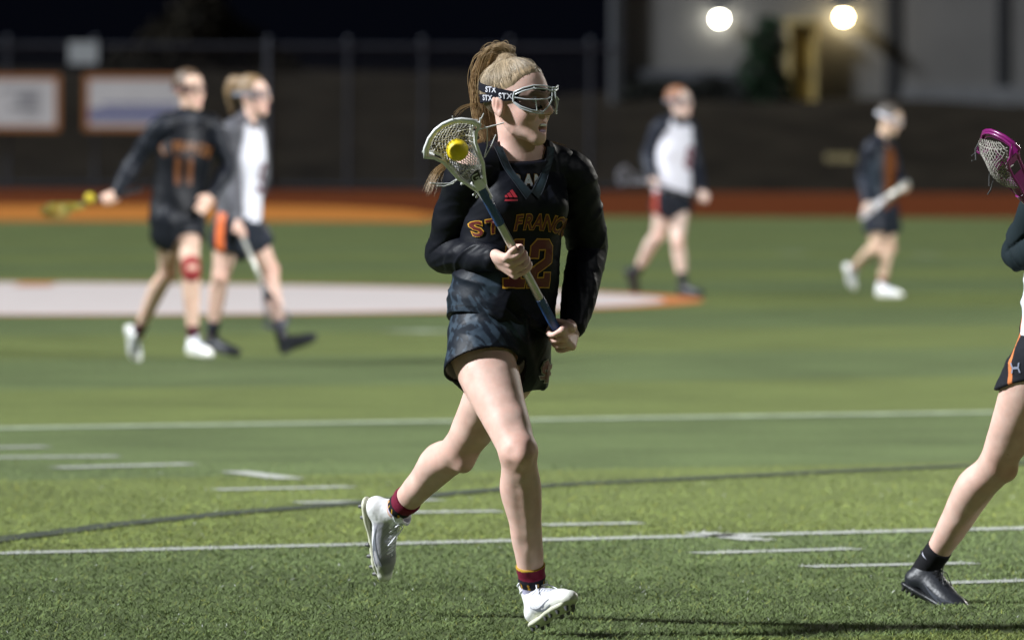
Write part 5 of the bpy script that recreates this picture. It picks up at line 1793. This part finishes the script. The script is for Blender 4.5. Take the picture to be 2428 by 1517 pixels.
# her stick, purple head showing inside the frame
st2 = bpy.data.objects.new('lacrosse_stick', None); COL.objects.link(st2)
s2 = (arr(buttE) + arr(thrE)) / 2; st2.location = s2
tag(st2, 'lacrosse stick with purple head and grey netting at the right edge', 'lacrosse stick')
mb = MB(); octa(mb, arr(buttE) - s2, arr(thrE) - s2, .0118, (1, 1, 1)); link('shaft', mb.mesh('shaft', mat('shaft_white', (.7, .7, .7), .3)), st2)
A2 = arr(QE(2348, 318, -.44) - thrE); A2 /= np.linalg.norm(A2)
B2 = np.array((.62, -.74, -.25)); B2 = B2 - A2 * A2.dot(B2); B2 /= np.linalg.norm(B2)
C2 = np.cross(A2, B2); C2 = C2 if C2[1] > 0 else -C2
PUR = (.20, .010, .13)
DK = (.05, .05, .05)
strs2 = [([(.20, -.07, -.012), (.19, -.075, -.03), (.165, -.07, -.05), (.172, -.072, -.062)], .0026, DK), ([(.12, -.05, -.03), (.09, -.045, -.05), (.075, -.04, -.075), (.07, -.042, -.09)], .0024, DK),
         ([(.13, -.05, -.03), (.10, -.05, -.055), (.085, -.045, -.07)], .0022, DK), ([(.19, -.08, -.012), (.175, -.085, -.035), (.18, -.08, -.05)], .0022, DK)]
stick_head(st2, A2, B2, C2, PUR, (.36, .34, .30), True, 1.0, strs2)
for ch in st2.children:
    if ch.name.split('.')[0] in ('stick_head', 'pocket', 'loose_strings'): ch.location = arr(thrE) - s2

# ------------------------------------------------------------------ fence, banners, building and planting at the far end
M_GALV = mat('galvanised', (.035, .039, .05), .5, metal=.5)
M_WIRE = mat('fence_wire', (.02, .021, .025), .5, metal=.4)
M_BWALL = mat('wall_grey', (.15, .148, .145), .85, bump=.3, bscale=6, var=.12, vscale=.7)
M_DARKTRIM = mat('trim_dark', (.022, .024, .028), .7, var=.2)
M_TAN = mat('doorway_lamp_tan', (.52, .41, .17), .7, var=.15, vscale=1.5)  # the lamp's warm light on the doorway is mixed into this colour
M_BARK = mat('bark', (.03, .022, .015), .9, bump=.6, bscale=20)
M_LEAF = mat('leaf', rough=.75, spec=.1, attr=True)
M_CONC = mat('concrete_lamp_yellow', (.30, .25, .12), .85, var=.25, vscale=2, bump=.3, bscale=12)  # yellow of the lamp light put into the slab colour


def empty(name, loc, label, cat, group=None):
    o = bpy.data.objects.new(name, None); COL.objects.link(o); o.location = loc
    return tag(o, label, cat, group)


def part(name, mb, m, parent, smooth=False):
    o = link(name, mb.mesh(name, m, smooth), parent); o.location = -parent.location if parent.parent is None else (0, 0, 0)
    return o


# fence: posts, two rails and chain link
fx0, fx1, fh = P(-260, 300, YF).x, P(1480, 300, YF).x, 3.05
fence = empty('chain_link_fence', (0, YF, 0), 'tall grey chain link fence with round posts behind the track', 'fence')
for x in [P(px, 300, YF).x for px in (-200, 19, 226, 637, 826, 1003, 1210, 1400)]:
    mb = MB(); mb.tube([(x, YF, 0), (x, YF, fh * .5), (x, YF, fh + .06)], .07 if abs(x - P(637, 300, YF).x) < .02 else .036, 10); mb.ball((x, YF, fh + .07), .07, 8)
    part('post', mb, M_GALV, fence, True)
for z in (fh - .06, .12):
    mb = MB(); mb.tube([(fx0, YF, z), ((fx0 + fx1) / 2, YF, z), (fx1, YF, z)], .045, 8); part('rail', mb, M_GALV, fence, True)
mb = MB(); n = 0
W_ = fx1 - fx0; zt = fh - .1
for x in np.arange(fx0 - zt, fx1 + zt, .085):
    for d in (-1, 1):
        a = np.array((x, .12)); b = np.array((x + d * (zt - .12), zt))
        t0, t1 = 0, 1
        for lim, s in ((fx0, 1), (fx1, -1)):
            for tt in (0,): pass
        if a[0] == b[0]: continue
        ts = sorted([(fx0 - a[0]) / (b[0] - a[0]), (fx1 - a[0]) / (b[0] - a[0])])
        t0, t1 = max(0, ts[0]), min(1, ts[1])
        if t1 - t0 < .02: continue
        p, q = a + (b - a) * t0, a + (b - a) * t1
        yy = YF + d * .004
        mb.add([(p[0], yy, p[1] - .003), (p[0], yy, p[1] + .003), (q[0], yy, q[1] + .003), (q[0], yy, q[1] - .003),
                (p[0], yy + .005, p[1]), (q[0], yy + .005, q[1])], [[0, 1, 2, 3], [1, 4, 5, 2], [4, 0, 3, 5]])
wm = part('wire_mesh', mb, M_WIRE, fence); wm['kind'] = 'stuff'


# banners on the fence
def banner(x0, y0, x1, y1, label, scene):
    a, b = P(x0, y1, YF - .16), P(x1, y0, YF - .16)
    o = empty('banner', ((a.x + b.x) / 2, YF - .16, a.z), label, 'banner', None)
    w, hgt = b.x - a.x, b.z - a.z; fw = .10
    mb = MB(); mb.box((0, .0, hgt / 2), (w - 2 * fw, .03, hgt - 2 * fw)); link('panel', mb.mesh('panel', mat('banner_' + scene, (.55, .56, .57), .6, var=.06, vscale=2), False), o)
    for c, s in (((-w / 2 + fw / 2, -.002, hgt / 2), (fw, .034, hgt)), ((w / 2 - fw / 2, -.002, hgt / 2), (fw, .034, hgt)), ((0, -.002, fw / 2), (w - 2 * fw - .004, .034, fw)), ((0, -.002, hgt - fw / 2), (w - 2 * fw - .004, .034, fw))):
        mb = MB(); mb.box(c, s); link('border', mb.mesh('border', M_BORD, False), o)
    return o, w, hgt, fw


M_BORD = mat('banner_orange', (.33, .13, .035), .6)
o, w, hgt, fw = banner(-110, 178, 143, 310, 'white banner with orange border cut by the left edge', 'a')
mb = MB()
for k, (cx_, cz, sx, sz) in enumerate(((.32, .72, .9, .06), (.40, .58, .5, .16), (.36, .42, .7, .10), (.42, .30, .45, .05))):
    mb.box((w * (cx_ - .2) * 1.0, -.014, hgt * cz), (w * sx * .4, .008, hgt * sz))
link('print', mb.mesh('print', mat('banner_ink', (.26, .27, .29), .6), False), o)
o, w, hgt, fw = banner(198, 178, 452, 310, 'white and blue banner with orange border behind the left players', 'b')
mb = MB(); mb.box((0, -.014, hgt * .28), (w - 2 * fw - .02, .004, hgt * .22)); mb.box((.05, -.0145, hgt * .46), (w * .7, .004, hgt * .06))
link('print', mb.mesh('print', mat('banner_blue', (.15, .17, .32), .6), False), o)
# small sign on the fence post
a, b = P(163, 152, YF - .1), P(232, 100, YF - .1)
sg = empty('fence_sign', ((a.x + b.x) / 2, YF - .12, a.z), 'small pale sign box clamped high on the fence post', 'sign')
mb = MB(); mb.box((0, 0, (b.z - a.z) / 2), (b.x - a.x, .06, b.z - a.z)); link('panel', mb.mesh('panel', mat('sign_pale', (.30, .34, .36), .5), False), sg)
for z in (.1, .35):
    mb = MB(); mb.box((.25, .04, z), (.14, .04, .03)); link('clamp', mb.mesh('clamp', M_GALV, False), sg)

# building on the right: rendered wall in bays, dark pilasters, door in a tan surround, two lit wall lamps
YBW = 192.0
zb = 1.75
bx0, bx1 = P(1478, 100, YBW).x, P(2428, 100, YBW).x + 9
bz1 = 6.4
bld = empty('building', ((bx0 + bx1) / 2, YBW + 4, zb), 'grey building with dark pilasters and two lit wall lamps on the right', 'building')


def bpart(name, boxes, m, smooth=False, parent=None):
    mb = MB()
    for c, s in boxes: mb.box(c, s)
    o = link(name, mb.mesh(name, m, smooth), parent or bld)
    if parent is None: o.location = -bld.location
    return o


BX = lambda px: P(px, 100, YBW).x
BZ = lambda py: P(1900, py, YBW).z
bpart('wall', [((.5 * (bx0 + bx1), YBW + 4, (zb + bz1) / 2 - .3), (bx1 - bx0, 8, bz1 - zb + .6))], M_BWALL)
bpart('roof', [((.5 * (bx0 + bx1), YBW + 4, bz1 + .13), (bx1 - bx0 + .8, 8.9, .24))], M_DARKTRIM)
bpart('pilaster_or_end_shade', [((bx0 - .12, YBW + 3.9, (zb + bz1) / 2), (.22, 8.1, bz1 - zb - .02))], M_DARKTRIM)  # dark cladding added so the sunlit end wall looks shaded
for px, w_ in ( (2116, .34), (2376, .28), (2700, .3)):
    bpart('pilaster_or_end_shade', [((BX(px), YBW - .01, (zb + bz1) / 2), (w_, .02, bz1 - zb - .02))], M_DARKTRIM)
bpart('lower_wall_band', [((BX(1672), YBW - .03, (BZ(168) + BZ(275)) / 2), (BX(1860) - BX(1482), .06, BZ(168) - BZ(275)))], mat('lower_band_grey', (.075, .08, .095), .8, var=.2))  # darker band across the lower wall of the left bay
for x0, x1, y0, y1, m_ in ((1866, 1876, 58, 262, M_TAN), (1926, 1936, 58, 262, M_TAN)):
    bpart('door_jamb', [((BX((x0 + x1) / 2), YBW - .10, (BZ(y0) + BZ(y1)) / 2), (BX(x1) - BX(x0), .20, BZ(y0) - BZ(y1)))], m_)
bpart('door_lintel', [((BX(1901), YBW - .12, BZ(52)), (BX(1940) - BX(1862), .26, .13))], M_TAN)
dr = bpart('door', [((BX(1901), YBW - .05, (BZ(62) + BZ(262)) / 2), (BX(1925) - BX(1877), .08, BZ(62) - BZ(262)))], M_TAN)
bpart('handle', [((BX(1919), YBW - .12, (BZ(175))), (.05, .06, .12))], M_GALV, parent=dr)
bpart('plinth', [((BX(2370), YBW - .04, (BZ(205) + BZ(280)) / 2), (BX(2600) - BX(2140), .08, BZ(205) - BZ(280)))], mat('plinth_grey', (.15, .155, .165), .85, var=.2, vscale=2))

for px, py, ec, colr, lab in ((1706, 45, 30, (1, .96, .80), 'round lit wall lamp, the whiter one, on the left bay of the building'), (2000, 41, 50, (1, .80, .42), 'round lit wall lamp, the yellower one, above and beside the tan door')):
    c = P(px, py, YBW - .22)
    lo = empty('wall_lamp', (c.x, YBW, c.z), lab, 'wall lamp', 'lamps on the grey building')
    mb = MB(); mb.box((0, -.05, .05), (.2, .1, .3)); mb.tube([(0, -.06, .12), (0, -.14, .19), (0, -.20, .17)], .03, 8); link('bracket', mb.mesh('bracket', M_DARKTRIM), lo)
    mb = MB(); mb.tube([(0, -.22, .12), (0, -.22, .16), (0, -.22, .19)], [.15, .12, .04], 16); link('hood', mb.mesh('hood', M_DARKTRIM), lo)
    mb = MB(); mb.ball((0, -.22, 0), (.135, .135, .125), 20); link('globe', mb.mesh('globe', mat('globe', (1, 1, 1), .3, emit=colr, estr=ec)), lo)

# stair landings built for patches of lamp light, its yellow put in their colour
for px, py, w_, h_ in ((1987, 290, .85, .34), (1992, 386, .62, .36)):
    y_ = YF + (13.5 if py < 300 else 7.5)
    c = P(px, py, y_)
    so = empty('stair_landing', (c.x, y_, c.z - h_ / 2), 'pale stair landing coloured like warm lamp light, ' + ('upper one near the door' if py < 300 else 'lower one above the track'), 'landing', 'stair landings on the bank')
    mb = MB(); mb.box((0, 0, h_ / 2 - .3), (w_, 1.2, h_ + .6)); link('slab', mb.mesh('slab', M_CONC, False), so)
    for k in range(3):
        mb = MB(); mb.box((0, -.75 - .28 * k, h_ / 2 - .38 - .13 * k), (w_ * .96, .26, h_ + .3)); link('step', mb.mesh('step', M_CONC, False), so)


# planting: crowns made of many small leaf faces
def leaves(n, blobs, size, cols, seed):
    r = np.random.default_rng(seed); V = np.zeros((n * 4, 3)); C = np.zeros((n * 4, 3))
    wts = np.array([b[1] ** 2 for b in blobs]); wts = wts / wts.sum()
    pick = r.choice(len(blobs), n, p=wts)
    d = r.normal(size=(n, 3)); d /= np.linalg.norm(d, axis=1)[:, None]
    rad = np.array([b[1] for b in blobs])[pick] * (1 - .45 * r.random(n) ** 2)
    c = np.array([b[0] for b in blobs])[pick] + d * rad[:, None] * (1, .8, .85)
    c += r.normal(size=(n, 3)) * size * .8
    u = r.normal(size=(n, 3)); u /= np.linalg.norm(u, axis=1)[:, None]
    w = np.cross(u, r.normal(size=(n, 3))); w /= np.linalg.norm(w, axis=1)[:, None]
    s = size * (.6 + .8 * r.random(n))[:, None]
    for k, (a, b) in enumerate(((-1, 0), (0, -.5), (1, 0), (0, .5))): V[k::4] = c + u * s * a + w * s * b
    cc = np.array(cols)[r.integers(0, len(cols), n)] * (.6 + .8 * r.random(n))[:, None]
    for k in range(4): C[k::4] = cc
    return V, np.arange(n * 4).reshape(n, 4), C


def plant(name, x, y, z, blobs, n, size, cols, label, cat, seed, trunk=1.0, group=None):
    o = empty(name, (x, y, z), label, cat, group)
    mb = MB(); mb.tube([(0, 0, -.3), (.05, 0, trunk * .5), (0, .05, trunk)], [.14, .11, .08], 8)
    for b in blobs: mb.tube([(0, 0, trunk * .6), (b[0][0] * .5, b[0][1] * .5, (trunk * .6 + b[0][2]) / 2), b[0]], [.07, .05, .02], 6)
    link('trunk', mb.mesh('trunk', M_BARK), o)
    V, F, C = leaves(n, blobs, size, cols, seed); link('crown', npmesh('crown', V, F, M_LEAF, C, False), o)
    return o


x = P(472, 100, 188).x
plant('tree', x, 188, 2.2, [((0, 0, 1.5), .75), ((-.7, 0, .9), .7), ((.75, .2, .9), .75), ((.1, -.2, 2.0), .45), ((-1.5, 0, .3), .7), ((1.6, 0, .3), .7)], 5200, .08, [(.012, .010, .006), (.009, .008, .005), (.014, .011, .006)], 'low brown bushy tree rising behind the fence on the left', 'tree', 1, .9)
x = P(1818, 100, YBW - 1.5).x
plant('shrub', x, YBW - 1.5, 1.7, [((0, 0, 1.5), .45), ((-.15, 0, .9), .5), ((.1, 0, .5), .55), ((.05, 0, 1.95), .28)], 3600, .06, [(.012, .03, .014), (.016, .035, .016), (.01, .022, .012)], 'dark green rounded shrub beside the tan door', 'shrub', 2, .6)
for i, (px, r_, s_, lab) in enumerate(((1560, .55, 3, 'low dark hedge bush under the left bay of the building'), (1690, .6, 4, 'low dark hedge bush under the whiter wall lamp'))):
    plant('hedge_bush', P(px, 200, YBW - 1.2).x, YBW - 1.2, 1.6, [((-.35, 0, r_ * .6), r_), ((.35, 0, r_ * .65), r_), ((0, 0, r_ * .9), r_ * .8)], 2600, .055, [(.012, .014, .012), (.016, .017, .014)], lab, 'bush', s_, .4, 'bushes along the building')

# far dark hills against the night sky
V, F = grid(-260, 260, 380, 520, 80, 12, lambda x, y: -1 + (np.clip((y - 380) / 90, 0, 1)) * (2.0 + 2 * fbm(np.stack([x * .02, y * .02, x * 0], 1), 5, 3)))
tag(link('hills', npmesh('hills', V, F, mat('hill_dark', (.006, .0062, .006), 1.0, var=.3, vscale=.1, spec=0))), kind='structure')

# ------------------------------------------------------------------ turf fibres in the in-focus strip
n = 640000
r = np.random.default_rng(21)
yy = 22.6 + (36 - 22.6) * r.random(n) ** 1.55
hw = PW / 2 / FPX * yy + 1.9
xx = (r.random(n) * 2 - 1) * hw
cl = fbm(np.stack([xx * 26, yy * 26, xx * 0], 1), 12, 2)
keep = r.random(n) < np.clip((cl - .2) * 2.2, .15, 1) * np.clip((36 - yy) / 9, 0, 1) * np.clip((hw - np.abs(xx)) / .9, 0, 1)
xx, yy, cl = xx[keep], yy[keep], cl[keep]; n = len(xx)
tone = turf_tone(xx, yy)
C = np.array(DARK_T) * (1 - tone[:, None]) + np.array(LIGHT_T) * tone[:, None]
C = C * (.78 + .46 * r.random(n)[:, None] ** 1.3) * (1.0 + .5 * (fbm(np.stack([xx * 5, yy * 2.2, xx * 0], 1), 91, 3) - .5) + .35 * (cl - .5))[:, None] * 1.7
dry = r.random(n) < .05
C[dry] = C[dry] * (1.5, 1.25, .9) + (.012, .008, .0)
spk = r.random(n) < .004
C[spk] = (.55, .56, .52)
for a, b, w, colr in LINES:
    d = np.array((b.x - a.x, b.y - a.y)); L_ = np.linalg.norm(d); d /= L_
    px, py = xx - a.x, yy - a.y
    t = px * d[0] + py * d[1]; q = np.abs(px * d[1] - py * d[0])
    m_ = (t > -.01) & (t < L_ + .01) & (q < w / 2 + .012 * r.normal(size=n)) & (r.random(n) < .80)
    C[m_] = np.array(colr) * (.65 + .5 * r.random(m_.sum()))[:, None]
ay = np.interp(xx, [p.x for p in ARC], [p.y for p in ARC])
m_ = (np.abs(yy - ay) < .075 + .012 * r.normal(size=n))
C[m_] = np.array((.02, .024, .019)) * (.6 + .8 * r.random(m_.sum()))[:, None]
ang = r.random(n) * 2 * math.pi
hgt = (.004 + .007 * r.random(n)) * (.75 + .5 * cl)
hgt[spk] *= .8
lean = hgt * (.6 + 1.8 * r.random(n)); wdt = .0010 + .0008 * r.random(n)
wa = ang + math.pi / 2 + r.normal(size=n) * .5
bx, by = np.cos(wa) * wdt, np.sin(wa) * wdt
tx, ty = np.cos(ang) * lean, np.sin(ang) * lean
V = np.zeros((n * 4, 3), np.float32)
V[0::4] = np.stack([xx - bx, yy - by, np.zeros(n)], 1); V[1::4] = np.stack([xx + bx, yy + by, np.zeros(n)], 1)
V[2::4] = np.stack([xx + tx + bx * .5, yy + ty + by * .5, hgt], 1); V[3::4] = np.stack([xx + tx - bx * .5, yy + ty - by * .5, hgt * .97], 1)
i = np.arange(n)[:, None] * 4
M_BLADE = mat('turf_fibre', rough=.6, spec=.2, attr=True)
tb_ = link('turf_fibres', npmesh('turf_fibres', V, np.concatenate([i, i + 1, i + 2, i + 3], 1), M_BLADE, np.repeat(C, 4, 0), False))
tag(tb_, 'short matted artificial turf fibres around the runner', 'turf', kind='stuff')
